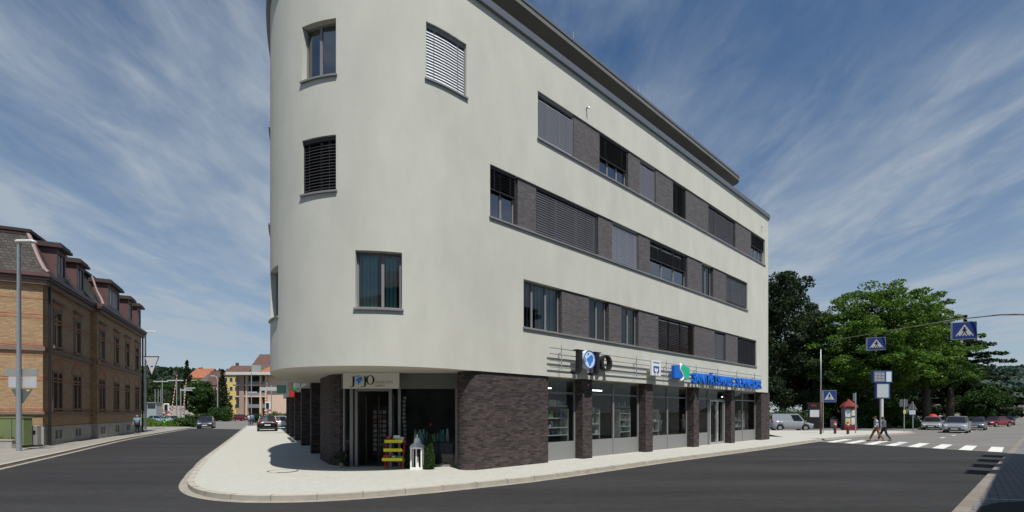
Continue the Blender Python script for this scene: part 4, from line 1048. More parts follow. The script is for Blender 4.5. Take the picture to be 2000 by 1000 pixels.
# ================================================================== BUILDING ACROSS THE STREET (beside the camera; throws the shade on the right pavement)
tw = thing('townhouse', 'long rendered townhouse across the street whose shadow covers the right pavement', 'building', (30, 18, 0))
TD = 5.0
def tp(s, t, z): p = nv * (TD + t) + rv * s; return Vector((p.x, p.y, z))     # t = depth away from the street
def tb(m, s0, s1, t0, t1, z0, z1):
    vs = [tp(s, t, z) for z in (z0, z1) for s, t in ((s0, t0), (s1, t0), (s1, t1), (s0, t1))]
    m.add(vs, [(0, 1, 2, 3), (7, 6, 5, 4), (1, 0, 4, 5), (2, 1, 5, 6), (3, 2, 6, 7), (0, 3, 7, 4)])
EH = 10.5
m = MB(); tb(m, -40, 30.6, 0, 11, 0, EH - .3); m.build('wall', mat('town_render', (.24, .23, .21), .9, var=.06, vs=1), parent=tw, world=True)
m = MB(); tb(m, -40.4, 31.0, -.35, 11.4, EH - .29, EH); m.build('eave', brown_d, parent=tw, world=True)
m = MB(); o_ = [tp(s, t, z) for s, t, z in ((-40.4, -.35, EH + .01), (31.0, -.35, EH + .01), (31.0, 11.4, EH + .01), (-40.4, 11.4, EH + .01), (-35, 5.5, 13.4), (26, 5.5, 13.4))]
m.add(o_, [(0, 1, 5, 4), (1, 2, 5), (2, 3, 4, 5), (3, 0, 4)]); m.build('roof', mat('town_roof', (.10, .055, .045), .8, var=.2, vs=1), parent=tw, world=True)
for s_ in (20.6, 23.4, 26.3, 29.2):  # unseen blocks added at the roof edge to notch its shadow on the kerb
    m = MB(); tb(m, s_ - .8, s_ + .8, -.9, 1.2, EH + .02, EH + .3); m.build('shadow_block', brown_d, parent=tw, world=True)
for s_ in range(-38, 29, 3):
    for z in (1.0, 4.2, 7.4):
        hh = 1.8
        m = MB(); tb(m, s_, s_ + 1.2, -.02, .1, z, z + hh); m.build('window', oldglass if z > 100 else frame_d, parent=tw, world=True)

# ================================================================== TREES
def leafmesh(name, C, size, mats, parent, flat=0.0, idx=None):
    """many small bent leaf clumps; C = centres (n,3)"""
    n = len(C); a = RNG.normal(size=(n, 3)); a[:, 2] *= (1 - flat); a /= np.linalg.norm(a, axis=1)[:, None]
    b = RNG.normal(size=(n, 3)); b[:, 2] *= (1 - flat); b -= (b * a).sum(1)[:, None] * a; b /= np.linalg.norm(b, axis=1)[:, None]
    s = size * RNG.uniform(.55, 1.3, size=(n, 1)); w = s * RNG.uniform(.45, .8, size=(n, 1))
    nrm = np.cross(a, b)
    v = np.stack([C - a * s * .5, C + b * w * .5 + nrm * s * .08, C + a * s * .5, C - b * w * .5 + nrm * s * .08], 1).reshape(-1, 3)
    me = bpy.data.meshes.new(name); me.vertices.add(4 * n); me.vertices.foreach_set('co', v.ravel())
    me.loops.add(4 * n); me.loops.foreach_set('vertex_index', np.arange(4 * n)); me.polygons.add(n)
    me.polygons.foreach_set('loop_start', np.arange(0, 4 * n, 4)); me.polygons.foreach_set('loop_total', np.full(n, 4))
    for m_ in mats: me.materials.append(m_)
    me.polygons.foreach_set('material_index', idx if idx is not None else RNG.integers(0, len(mats), n)); me.update(calc_edges=True)
    o = bpy.data.objects.new(name, me); col.objects.link(o)
    if parent is not None: o.parent = parent
    return o
def leafmat(name, c):
    m = bpy.data.materials.new(name); m.use_nodes = True; nt = m.node_tree; b = nt.nodes['Principled BSDF']
    b.inputs['Base Color'].default_value = (*c, 1); b.inputs['Roughness'].default_value = .6; b.inputs['Specular IOR Level'].default_value = .25
    tl = nt.nodes.new('ShaderNodeBsdfTranslucent'); tl.inputs[0].default_value = (c[0] * 1.3, c[1] * 1.5, c[2] * .8, 1)
    mx = nt.nodes.new('ShaderNodeMixShader'); mx.inputs[0].default_value = .3
    out = [n for n in nt.nodes if n.type == 'OUTPUT_MATERIAL'][0]
    nt.links.new(b.outputs[0], mx.inputs[1]); nt.links.new(tl.outputs[0], mx.inputs[2]); nt.links.new(mx.outputs[0], out.inputs[0]); return m
LM = {'locust': [leafmat('leaf_locust_a', (.078, .145, .022)), leafmat('leaf_locust_b', (.12, .205, .032)), leafmat('leaf_locust_c', (.035, .08, .012))],
      'dark': [leafmat('leaf_dark_a', (.020, .036, .016)), leafmat('leaf_dark_b', (.034, .056, .022)), leafmat('leaf_dark_c', (.014, .024, .012))],
      'grey': [leafmat('leaf_grey_a', (.045, .07, .03)), leafmat('leaf_grey_b', (.07, .10, .045)), leafmat('leaf_grey_c', (.03, .048, .02))],
      'mid': [leafmat('leaf_mid_a', (.030, .07, .014)), leafmat('leaf_mid_b', (.05, .105, .02)), leafmat('leaf_mid_c', (.018, .045, .01))],
      'bright': [leafmat('leaf_bright_a', (.07, .13, .02)), leafmat('leaf_bright_b', (.10, .17, .03)), leafmat('leaf_bright_c', (.05, .09, .015))]}
bark = mat('bark', (.055, .045, .036), .95, var=.3, vs=3, bump=.6, bs=12)
def clumps(pads, n_each, spread=1.0):
    out = []
    for (c, r_) in pads:
        p = RNG.normal(size=(n_each, 3)); p /= np.linalg.norm(p, axis=1)[:, None]; p *= RNG.uniform(.15, 1, size=(n_each, 1)) ** .45
        out.append(np.array(c) + p * np.array(r_) * spread)
    return np.concatenate(out)
def limbs(m, base, tops, r0):
    for t in tops:
        b = Vector(base); t = Vector(t); mid = b.lerp(t, .5) + Vector((random.uniform(-.4, .4), random.uniform(-.4, .4), random.uniform(0, .6)))
        m.tube([b, b.lerp(mid, .5) + Vector((0, 0, .2)), mid, t], [r0, r0 * .7, r0 * .5, r0 * .2], 5)
def broad_tree(label, x, y, z0, z1, W, kind, n=16000, npads=70, size=.34, flatpad=.6, group=None, trunk_h=None, r=.3, lean=0, name='tree', Wy=None, shape='dome', cat='tree'):
    t = thing(name, label, cat, (x, y, 0), 0, group); H = z1 - z0; Wy = Wy or W
    pads = []
    for i in range(npads):
        a = random.uniform(0, 2 * math.pi); q = random.random() ** .5; h = random.random()
        if shape == 'dome': rad = q; zz = z0 + H * (1 - rad ** 2.2) * (.25 + .75 * h); 
        elif shape == 'tall': rad = q; zz = z0 + H * h; rad *= (1 - .75 * abs(h - .35) ** 1.2)
        else: rad = q; zz = z0 + H * (.5 + .5 * random.uniform(-1, 1) * math.sqrt(max(0, 1 - q * q)))
        pr = random.uniform(.6, 1.35) * W * .13
        pads.append(((math.cos(a) * rad * W / 2 * .92 + lean * (zz / z1), math.sin(a) * rad * Wy / 2 * .92, min(zz, z1 - pr * flatpad * .6)), (pr, pr, pr * flatpad)))
    C = clumps(pads, n // npads)
    leafmesh('crown', C, size, LM[kind], t)
    m = MB(); th = trunk_h or z0 + H * .3
    m.tube([(0, 0, 0), (.05, 0, th * .5), (lean * .2, 0, th)], [r * 1.25, r, r * .8], 9)
    limbs(m, (lean * .2, 0, th), [pads[i][0] for i in range(0, npads, max(1, npads // 11))], r * .5)
    m.build('trunk', bark, t, smooth=True); return t
def layered_tree(label, x, y, z0, z1, W, kind, n, size=.34, group=None, name='tree', r=.38, seed=1):
    """spreading tree whose foliage lies in flat, outward drooping sprays"""
    rd = random.Random(seed); t = thing(name, label, 'tree', (x, y, 0), 0, group); pads = []; tips = []
    for lev in range(13):
        f = lev / 12; z = z0 + (z1 - z0 - .8) * f; rad = W / 2 * (math.sqrt(max(0, 1 - (f * .955) ** 3.0))) * (.88 + .16 * rd.random()); nb = int(8 + 8 * (1 - f))
        for k in range(nb):
            a = 2 * math.pi * (k + rd.random()) / nb; L = rad * rd.uniform(.72, 1.06); tips.append((math.cos(a) * L * .6, math.sin(a) * L * .6, z + .4))
            steps = max(2, int(L / 1.25))
            for j in range(steps):
                q = (j + .6) / steps
                if q < .2: continue
                pr = rd.uniform(.75, 1.25) * (1.0 if q < .85 else .75) * W * .055
                pads.append(((math.cos(a) * L * q + rd.uniform(-.5, .5), math.sin(a) * L * q + rd.uniform(-.5, .5), z + 1.5 * math.sin(q * 1.9) - .4 + rd.uniform(-.5, .5)), (pr, pr, pr * .48)))
    C = clumps(pads, max(10, n // len(pads))); leafmesh('crown', C, size, LM[kind], t, flat=.45)
    m = MB(); th = z0 + 1.2
    m.tube([(0, 0, 0), (.1, 0, th * .5), (0, .1, th), (.2, 0, z0 + (z1 - z0) * .6)], [r * 1.3, r, r * .85, r * .3], 9)
    for tip in tips[::3]: m.tube([(0, 0, max(z0 * .8, tip[2] - 2.5)), (tip[0] * .5, tip[1] * .5, tip[2] - .8), tip], [r * .3, r * .2, .03], 5)
    m.build('trunk', bark, t, smooth=True); return t
def conifer(label, x, y, z1, W, kind='dark', n=14000, size=.32, group=None, name='conifer', z0=.8, ragged=.25, lean=0, tiers=17, droop=.16, skip=0.0):
    t = thing(name, label, 'tree', (x, y, 0), 0, group); pads = []
    if tiers == 17: tiers = int(z1 / .45)
    for i in range(tiers):
        f = i / (tiers - 1); z = z0 + (z1 - z0) * f * .97; rad = W / 2 * (1 - f) ** .8 + .12; dzt = (z1 - z0) / tiers; nb = max(3, int(9 * (1 - f) + 3))
        for k in range(nb):
            if random.random() < skip: continue
            a = 2 * math.pi * (k + random.random() * .8) / nb + i; L = rad * random.uniform(1 - ragged, 1 + ragged * .6); zj = random.uniform(-.7, .7) * dzt
            st_ = max(1, int(L / .9))
            for j in range(st_):
                q = (j + .7) / st_; pr = max(.18, L / st_ * .62)
                pads.append(((math.cos(a) * L * q, math.sin(a) * L * q, z + zj - L * droop * q + random.uniform(-.2, .2) * dzt), (pr, pr, max(.28, pr * .5))))
    C = clumps(pads, max(6, n // len(pads))); leafmesh('crown', C, size, LM[kind], t, flat=.3)
    MB().tube([(0, 0, 0), (0, 0, z1 * .6), (0, 0, z1)], [W * .035 + .06, W * .02 + .03, .03], 7).build('trunk', bark, t, smooth=True); return t
G_ = lambda x, Y: (x - 1000) / F * Y
Hh = lambda y, Y: EYE + (HOR - y) * Y / F
# right-hand group
layered_tree('widest bright green tree with flat layered sprays behind the crossing', G_(1714, 62), 62, 5.2, Hh(572, 62), 19.5, 'locust', 95000, size=.30, group='park trees at the crossing', seed=3)
layered_tree('green layered tree right of the widest one, behind the large crossing sign', G_(1810, 70), 70, 6.2, Hh(596, 70) - 1, 10.5, 'locust', 34000, size=.32, group='park trees at the crossing', seed=8)
broad_tree('tall ragged dark tree close to the right edge of the corner building', G_(1528, 66), 66, 3.5, Hh(545, 66), 10.5, 'dark', 30000, 95, .36, .75, 'park trees at the crossing', shape='tall', r=.4)
broad_tree('pale grey green tree between the tall dark tree and the widest one', G_(1590, 64), 64, 3.0, Hh(612, 64), 8.5, 'grey', 15000, 60, .30, .7, 'park trees at the crossing', shape='tall', r=.22)
broad_tree('low dark tree behind the parked van', G_(1570, 72), 72, 1.5, Hh(668, 72), 13, 'mid', 22000, 70, .36, .7, 'park trees at the crossing', shape='oval')
broad_tree('dark tree in the deep shade behind the info pylon', G_(1668, 76), 76, 1.2, Hh(690, 76), 16, 'mid', 22000, 70, .4, .7, 'park trees at the crossing', shape='oval')
broad_tree('dark tree filling the gap under the layered trees', G_(1765, 84), 84, 1.5, Hh(700, 84), 15, 'dark', 20000, 60, .42, .7, 'park trees at the crossing', shape='oval')
conifer('dark spreading pine right of the large crossing sign', G_(1885, 82), 82, Hh(618, 82), 17, 'dark', 44000, .42, 'park trees at the crossing', name='pine_tree', z0=2.6, ragged=.35, tiers=15, skip=.08, droop=.05)
broad_tree('round dark green tree behind the two silver cars', G_(1905, 78), 78, 1.4, Hh(752, 78), 8.4, 'mid', 16000, 50, .30, .8, 'park trees at the crossing', shape='oval', r=.25)
broad_tree('small round tree beside the red house', G_(1943, 96), 96, 1.6, Hh(762, 96), 5.0, 'mid', 5000, 30, .36, .8, 'park trees at the crossing', shape='oval', r=.2)
for x, Y, r_, lab in ((1808, 60, .34, 'slim high crowned tree left of the silver car with the red roof sign'), (1855, 66, .42, 'stout high crowned tree directly behind the silver car nearest the crossing')):
    broad_tree(lab, G_(x, Y), Y, 5.2, 9.0, 6.5, 'mid', 7000, 36, .34, .6, 'park trees at the crossing', r=r_, trunk_h=6, shape='oval')
def bush(label, x, y, W, Wy, H, kind, n, group, name='bush', cat='bush', size=.22):
    t = thing(name, label, cat, (x, y, 0), 0, group); pads = []
    for i in range(26): pads.append(((random.uniform(-.5, .5) * W * .85, random.uniform(-.5, .5) * Wy * .8, random.uniform(.15, .72) * H), (W * .14 + .1, Wy * .16 + .1, H * .28)))
    leafmesh('foliage', clumps(pads, n // 26), size, LM[kind], t)
    MB().tube([(0, 0, 0), (0, 0, H * .6)], [.07, .03], 5).build('stem', bark, t); return t
bg_ = 'bushes along the park edge'
bush('light green bush right of the info pylon', G_(1752, 62), 62, 6.0, 2.5, 2.5, 'bright', 5000, bg_); bush('low bright green bush between the two back-facing signs', G_(1790, 60), 60, 3.4, 2, 1.4, 'bright', 2500, bg_)
bush('bright green hedge clump behind the red car', G_(1925, 92), 92, 3.2, 2, 2.6, 'bright', 2500, bg_, size=.26); bush('dark arching bush under the trees left of the info pylon', G_(1700, 62), 62, 7, 3, 3.4, 'mid', 6000, bg_)
bush('dark bush behind the red advertising column', G_(1640, 66), 66, 7, 3, 2.8, 'mid', 6000, bg_); bush('dark bush behind the parked van roof', G_(1545, 60), 60, 8, 2.5, 2.6, 'mid', 6000, bg_)
# left-hand group
lt = 'trees beyond the level crossing'
conifer('slim pointed dark spruce above the round tree', G_(365, 150), 150, Hh(702, 150), 4.2, 'dark', 5000, .5, lt, name='spruce_tree', z0=6, ragged=.2)
conifer('broad dark spruce left of the pink apartment block', G_(434, 118), 118, Hh(722, 118), 4.4, 'dark', 9000, .40, lt, name='spruce_tree', z0=.6, ragged=.25)
broad_tree('round dark green tree in front of the yellow house', G_(388, 120), 120, 1.2, Hh(742, 120), 8.5, 'mid', 15000, 50, .42, .8, lt, shape='oval')
broad_tree('mid green tree left of the red and white barrier', G_(318, 170), 170, 1.5, Hh(744, 170), 13, 'mid', 9000, 40, .6, .8, lt, shape='oval')
broad_tree('green tree beside the old brick building end', G_(292, 150), 150, 1.5, Hh(738, 150), 11, 'grey', 8000, 40, .55, .8, lt, shape='oval')
broad_tree('yellow green tree behind the crossing barriers', G_(345, 200), 200, 2, Hh(752, 200), 18, 'grey', 8000, 40, .7, .8, lt, shape='oval')
broad_tree('small green tree below the grey roof', G_(402, 128), 128, 1.0, Hh(765, 128), 6.5, 'mid', 6000, 30, .4, .8, lt, shape='oval')
lb = 'bushes around the level crossing'
bush('green bush below the broad spruce', G_(436, 105), 105, 5.4, 3, 3.4, 'mid', 5000, lb, size=.3); bush('low hedge at the foot of the round tree', G_(388, 108), 108, 7.5, 3, 1.9, 'mid', 4000, lb, size=.3)
bush('green hedge right of the pink apartment block entrance', G_(530, 92), 92, 9, 2, 1.9, 'mid', 5000, lb, size=.26); bush('green bush at the far end of the arcade', G_(548, 75), 75, 3.2, 2, 2.3, 'bright', 3000, lb)
# weeds on the verge
verge = [(-46.5, 60.6), (-42.3, 62.8), (-43.5, 68), (-48, 77), (-58, 80), (-60, 66)]
struct('verge_soil', MB().flat(verge, .10), mat('verge', (.07, .08, .03), .95, var=.3, vs=1))
def in_poly(x, y, P):
    c = False; j = len(P) - 1
    for i in range(len(P)):
        if (P[i][1] > y) != (P[j][1] > y) and x < (P[j][0] - P[i][0]) * (y - P[i][1]) / (P[j][1] - P[i][1]) + P[i][0]: c = not c
        j = i
    return c
pts = []
while len(pts) < 9000:
    x, y = random.uniform(-60, -42), random.uniform(60, 80)
    if in_poly(x, y, verge): pts.append((x, y, random.random() ** 1.3 * (.75 + .35 * math.sin(x * 1.3 + y)) + .05))
o = leafmesh('wild_grass', np.array(pts), .22, LM['bright'] + [leafmat('flower_yellow', (.5, .42, .05))], None, idx=RNG.choice(4, len(pts), p=[.35, .3, .31, .04]))
tag(o, 'tall wild grass and yellow flowers on the verge by the crossing', 'grass', kind='stuff')
bush('dense low shrub at the tip of the grassy verge', -43.4, 64.3, 2.2, 2.5, 1.3, 'mid', 2500, lb)
# hills
def hill(name, x0, x1, Y0, prof, cols_, dep=500):
    m = MB(); n = 70; rows_ = 10
    for j in range(rows_):
        for i in range(n):
            f = i / (n - 1); x = x0 + (x1 - x0) * f; g = j / (rows_ - 1); h = prof(f) * math.sin(g * math.pi / 2)
            h += (math.sin(i * 1.9 + j) * .5 + random.uniform(-1, 1)) * 2.2 * g
            m.v.append((x, Y0 + dep * g, h - 2))
    for j in range(rows_ - 1):
        for i in range(n - 1): a = j * n + i; m.f.append([a, a + 1, a + n + 1, a + n]); m.m.append(0)
    return struct(name, m, cols_, smooth=True)
fm1 = mat('forest_left', (.018, .035, .022), .95, c2=(.035, .06, .03), vs=.03); fm2 = mat('forest_right', (.020, .040, .036), .95, c2=(.045, .072, .05), vs=.012)  # right forest has the blue of distant haze mixed into its colour
hill('hill_left', -1100, -120, 620, lambda f: 76 + 12 * math.sin(f * 5 + .6), fm1, 330)
hill('hill_right', 640, 2400, 760, lambda f: 30 + 105 * min(1, f * 2.2) ** .8 + 8 * math.sin(f * 9), fm2, 500)
hp = []
for i in range(8000):
    x = random.uniform(-1000, -250); g = random.uniform(.2, 1); f = (x + 1100) / 980
    hp.append((x, 620 + 330 * g, (76 + 12 * math.sin(f * 5 + .6)) * math.sin(g * math.pi / 2) + random.uniform(-2, 9)))
o = leafmesh('forest_left', np.array(hp), 10, [leafmat('far_leaf', (.020, .036, .022)), leafmat('far_leaf2', (.03, .05, .03))], None); tag(o, 'dark conifer forest covering the hill behind the left street', 'forest', kind='stuff')
hp = []
for i in range(5000):
    x = random.uniform(700, 1700); g = random.uniform(.2, 1); f = (x - 640) / 1760
    hp.append((x, 760 + 500 * g, (30 + 105 * min(1, f * 2.2) ** .8 + 8 * math.sin(f * 9)) * math.sin(g * math.pi / 2) + random.uniform(-3, 5)))
o = leafmesh('forest_right', np.array(hp), 11, [leafmat('far_leaf3', (.020, .042, .040)), leafmat('far_leaf4', (.035, .062, .05))], None); tag(o, 'haze-tinted wooded hillside rising behind the houses on the right', 'forest', kind='stuff')  # leaf colours carry the same painted haze blue as the hill

# ================================================================== FAR HOUSES
tile_r = mat('tile_orange', (.30, .11, .06), .85, var=.2, vs=.8); tile_b = mat('tile_brown', (.11, .06, .05), .85, var=.2, vs=.8); tile_g = mat('tile_grey', (.09, .08, .075), .85, var=.2, vs=.8)
def house(label, x0, x1, Y, dep, yb, ye, yr, wallc, roofm, ridge='x', nx=3, nz=2, cat='house', winc=None, group=None, rz=0, chim=None):
    X0, X1 = G_(x0, Y), G_(x1, Y); zb, ze, zr = Hh(yb, Y), Hh(ye, Y), Hh(yr, Y); W = X1 - X0
    t = thing('house', label, cat, ((X0 + X1) / 2, Y, 0), rz, group)
    wm_ = mat('wall_%d_%d_%d' % tuple(int(c * 100) for c in wallc), wallc, .9, var=.05, vs=.5)
    m = MB().box((0, dep / 2, (ze + min(zb, -.1)) / 2), (W, dep, ze - min(zb, -.1)))
    o = .35
    if ridge == 'x': m.add([(-W / 2, 0, ze), (-W / 2, dep, ze), (-W / 2, dep / 2, zr - .1), (W / 2, 0, ze), (W / 2, dep, ze), (W / 2, dep / 2, zr - .1)], [(0, 2, 1), (3, 4, 5)])
    else: m.add([(-W / 2, 0, ze), (W / 2, 0, ze), (0, 0, zr - .1), (-W / 2, dep, ze), (W / 2, dep, ze), (0, dep, zr - .1)], [(0, 1, 2), (3, 5, 4)])
    m.build('wall', wm_, t)
    r = MB()
    if ridge == 'x': q = [[(-W / 2 - o, -o, ze - .1), (W / 2 + o, -o, ze - .1), (W / 2 + o, dep / 2, zr), (-W / 2 - o, dep / 2, zr)], [(W / 2 + o, dep + o, ze - .1), (-W / 2 - o, dep + o, ze - .1), (-W / 2 - o, dep / 2, zr), (W / 2 + o, dep / 2, zr)]]
    else: q = [[(-W / 2 - o, dep + o, ze - .1), (-W / 2 - o, -o, ze - .1), (0, -o, zr), (0, dep + o, zr)], [(W / 2 + o, -o, ze - .1), (W / 2 + o, dep + o, ze - .1), (0, dep + o, zr), (0, -o, zr)]]
    for a in q:
        r.add([(p[0], p[1], p[2]) for p in a] + [(p[0], p[1], p[2] + .18) for p in a], [(4, 5, 6, 7), (3, 2, 1, 0), (0, 1, 5, 4), (1, 2, 6, 5), (2, 3, 7, 6), (3, 0, 4, 7)])
    ro = r.build('roof', roofm, t)
    if chim is not None: MB().box((chim * W, dep / 2, zr + .4), (.8, .8, 1.6)).build('chimney', tile_b, ro)
    for k in range(nz):
        for i in range(nx):
            z = max(zb, 0) + (ze - max(zb, 0)) * (k + .5) / nz; x = -W / 2 + W * (i + .5) / nx
            f = MB(); f.box((x, -.03, z), (min(1.1, W / nx * .55) + .16, .1, 1.5)); fo = f.build('window', white_p, t)
            MB().box((x, -.085, z), (min(1.1, W / nx * .55), .03, 1.34)).build('pane', winc or frame_d, fo)
    return t
hg = 'houses beyond the level crossing'
house('yellow gabled house with orange roof behind the slim spruce', 366, 400, 190, 12, 790, 738, 718, (.62, .52, .22), tile_r, 'x', 3, 3, group=hg)
house('low house under a wide grey roof behind the round tree', 384, 420, 165, 14, 800, 752, 727, (.42, .40, .36), tile_g, 'x', 4, 2, group=hg)
house('orange walled house under a brown roof left of the broad spruce', 406, 424, 160, 4, 800, 752, 725, (.50, .19, .09), tile_b, 'x', 3, 3, group=hg)
house('yellow house under a long brown roof behind the broad spruce', 436, 478, 170, 12, 802, 733, 712, (.62, .50, .16), tile_b, 'x', 4, 4, group=hg, chim=-.3)
house('tall house with a brown gable behind the pink apartment block', 488, 560, 185, 16, 800, 722, 688, (.45, .36, .32), tile_b, 'x', 5, 3, group=hg)
# pink apartment block
Yp = 130; ap_ = thing('apartment_block', 'pink three storey apartment block with white slab balconies and dark loggias', 'building', (G_(500, Yp), Yp, 0))
AP = dict(parent=ap_, world=True)
pink = mat('pink_render', (.62, .46, .37), .9, var=.04, vs=.6); pinkd = mat('pink_grey', (.36, .27, .23), .9)
wx = lambda x: G_(x, Yp); wz = lambda y: Hh(y, Yp)
MB().box(((wx(519) + wx(600)) / 2, Yp + 7, (wz(732)) / 2), (wx(600) - wx(519), 12, wz(732))).build('wall', pink, **AP)
MB().box(((wx(450) + wx(519)) / 2, Yp + 9, (wz(732)) / 2), (wx(519) - wx(450) - .02, 8, wz(732) - .02)).build('loggia_wall', mat('loggia_dark', (.09, .08, .08), .8, var=.4, vs=.4), **AP)
for x, w in ((456, 6), (469.5, 9), (479, 3), (506.5, 3.4), (517, 3.0)):
    MB().box((wx(x), Yp + (1 if x > 460 else 2.5), wz(732) / 2), (w / F * Yp, 1.0, wz(732))).build('column', pink if x > 475 else pinkd, **AP)
for y in (752, 774):
    MB().box(((wx(452) + wx(519)) / 2, Yp + 2.9, wz(y)), (wx(519) - wx(452), 4.6, .34)).build('balcony_slab', pink, **AP)
for y in (748, 770, 793):
    for a, b in ((481, 505), (508.5, 515)):
        m = MB(); m.box(((wx(a) + wx(b)) / 2, Yp + .7, wz(y)), (wx(b) - wx(a), .06, .95)); m.build('balcony_railing', mat('rail_grey', (.22, .23, .25), .6), **AP)
for y0, y1 in ((736, 748), (756, 770), (778, 792)):
    for a, b in ((482, 489), (492, 498), (458, 465)):
        MB().box(((wx(a) + wx(b)) / 2, Yp + 4.96, (wz(y0) + wz(y1)) / 2), (wx(b) - wx(a), .06, wz(y0) - wz(y1))).build('loggia_window', mat('loggia_glass', (.12, .14, .17), .15), **AP)
m = MB(); m.box(((wx(447) + wx(604)) / 2, Yp + 6, wz(730)), (wx(604) - wx(447), 15, .75)); m.build('roof_slab', mat('roof_white', (.55, .54, .52), .7), **AP)
m = MB(); a, b, z0, z1 = wx(497), wx(600), wz(727), wz(702); m.add([(a, Yp + 1, z0), (b, Yp + 1, z0), (b, Yp + 13, z0), (a, Yp + 13, z0), (a + 4, Yp + 6, z1), (b, Yp + 6, z1)], [(0, 1, 5, 4), (2, 3, 4, 5), (3, 0, 4), (1, 2, 5)]); m.build('hip_roof', tile_r, **AP)
m = MB(); m.box((wx(489), Yp + 5, wz(719)), (2.6, 4, 2.2)); m.build('roof_terrace_box', mat('roof_glass', (.25, .28, .28), .3), **AP)
# access ramp road up to the houses
m = MB(); P_ = [(-88, 118, .02), (-74, 118, .02), (-78, 135, 1.2), (-96, 135, 1.2), (-104, 165, 4.2), (-118, 165, 4.2)]
m.add(P_, [(0, 1, 2, 3), (3, 2, 4, 5)]); struct('hill_road', m, mat('hill_road_mat', (.22, .20, .17), .9, var=.1, vs=.3))
# right side houses
house('red house with white shutters at the far end of the right street', 1944, 1966, 150, 10, 822, 790, 783, (.38, .03, .03), tile_g, 'x', 2, 3, group='houses at the end of the right street', winc=swhite)
house('grey walled house under an orange roof right of the red house', 1964, 1988, 175, 10, 820, 799, 782, (.33, .33, .35), tile_r, 'x', 3, 2, group='houses at the end of the right street')
house('dark roofed house between the red house and the trees', 1930, 1952, 200, 10, 820, 795, 783, (.3, .3, .3), tile_g, 'x', 2, 2, group='houses at the end of the right street')
house('flat grey house at the right edge of the picture', 1990, 2030, 160, 10, 822, 795, 790, (.28, .28, .27), tile_g, 'x', 4, 2, group='houses at the end of the right street')
house('pale house with small windows half hidden behind the trunks', 1790, 1852, 100, 10, 826, 792, 780, (.42, .41, .39), tile_g, 'x', 4, 1, group='houses at the end of the right street')

# ================================================================== STREET FURNITURE
def sign_face(name, root, w, h, back=False): pass
def crossing_sign(t, x, y, z, w, h, rz=0, depth=.22, both=True):
    """blue box with white triangle and walking figure; front faces -y"""
    M_ = Matrix.Translation((x, y, z)) @ Matrix.Rotation(rz, 4, 'Z')
    Ff = M_ @ Matrix(((1, 0, 0, 0), (0, 0, -1, -depth / 2 - .003), (0, 1, 0, 0), (0, 0, 0, 1)))
    m = MB().box((0, 0, 0), (w, depth, h)); m.v = [tuple(M_ @ Vector(v)) for v in m.v]; bx_ = m.build('sign_box', steel, t)
    def pl(o_, d, name, mm, hole=None): q = MB(); ext([(a * w, b * h) for a, b in o_], Ff @ Matrix.Translation((0, 0, d)), .002, q, hole); return q.build(name, mm, bx_)
    pl([(-.48, -.47), (.48, -.47), (.48, .47), (-.48, .47)], .001, 'sign_face', mat('traffic_blue', (.010, .035, .17), .5))
    pl([(-.37, -.32), (.37, -.32), (0, .36)], .006, 'triangle', mat('sign_pale', (.42, .43, .45), .6))
    q = MB(); T = Ff @ Matrix.Translation((0, 0, .011))
    def pp(pts): ext([(a * w, b * h) for a, b in pts], T, .002, q)
    pp([(-.035, .12), (.035, .12), (.035, .20), (-.035, .20)]); pp([(-.05, -.08), (.05, -.08), (.045, .11), (-.045, .11)])
    pp([(-.05, -.08), (-.01, -.08), (-.06, -.24), (-.11, -.24)]); pp([(.01, -.08), (.05, -.08), (.11, -.24), (.06, -.24)])
    pp([(.04, .09), (.11, -.0), (.08, -.02), (.03, .05)]); pp([(-.04, .09), (-.03, .05), (-.09, -.02), (-.12, -.0)])
    for k in range(5): a = -.30 + k * .13; pp([(a, -.305), (a + .07, -.305), (a + .085, -.255), (a + .03, -.255)])
    q.build('walking_figure', black_m, bx_)
rustp = mat('rusty_pole', (.10, .055, .035), .8, c2=(.30, .27, .23), vs=1.2)
# curved arm over the road
pole = Vector((28.9, 24.9)); armend = Vector((21.9, 32.9))
t = thing('crossing_sign_mast', 'rusty curved mast arm reaching over the pedestrian crossing from the right', 'mast arm', (pole.x, pole.y, .06))
d = armend - pole; A_ = [(pole, 0), (pole, 6.0), (pole + d * .03, 6.9), (pole + d * .10, 7.0), (pole + d * .17, 7.25), (pole + d * .25, 7.36), (pole + d * .42, 7.36), (armend, 6.85)]
MB().tube([(p.x, p.y, z + .06) for p, z in A_], [.10, .07, .06, .052, .046, .04, .028, .018], 8).build('arm', rustp, t, smooth=True, world=True)
for f_, lab, zc_, w_ in ((.39, 'large blue pedestrian crossing sign hanging from the arm at the right edge', 6.72, 1.12), (.781, 'blue pedestrian crossing sign hanging over the middle of the road', 6.40, 1.0)):
    # put each on the arm at the distance where it hangs
    p = pole + d * f_; th = thing('pedestrian_crossing_sign', lab, 'traffic sign', (p.x, p.y, zc_), -math.atan2(p.x, p.y) * .55, 'blue pedestrian crossing signs')
    crossing_sign(th, 0, 0, 0, w_, .88 * w_ if f_ < .5 else .8)
    MB().tube([(0, 0, .4), (0, 0, .74)], .02, 6).build('hanger', rustp, th)
p = gp(1608.5, 845.8, SW); th = thing('pedestrian_crossing_sign', 'blue pedestrian crossing sign on a thin post beside the slim mast', 'traffic sign', (p.x, p.y, SW), 0, 'blue pedestrian crossing signs')
crossing_sign(th, .5, 0, 3.30, 1.12, 1.05, rz=-.2, depth=.08); MB().tube([(0, .06, 0), (0, .06, 3.8)], .035, 8).build('post', steel, th)
p = gp(1603, 848, SW); th = thing('utility_mast', 'tall slim weathered mast with a brown lower half left of the crossing', 'mast', p)
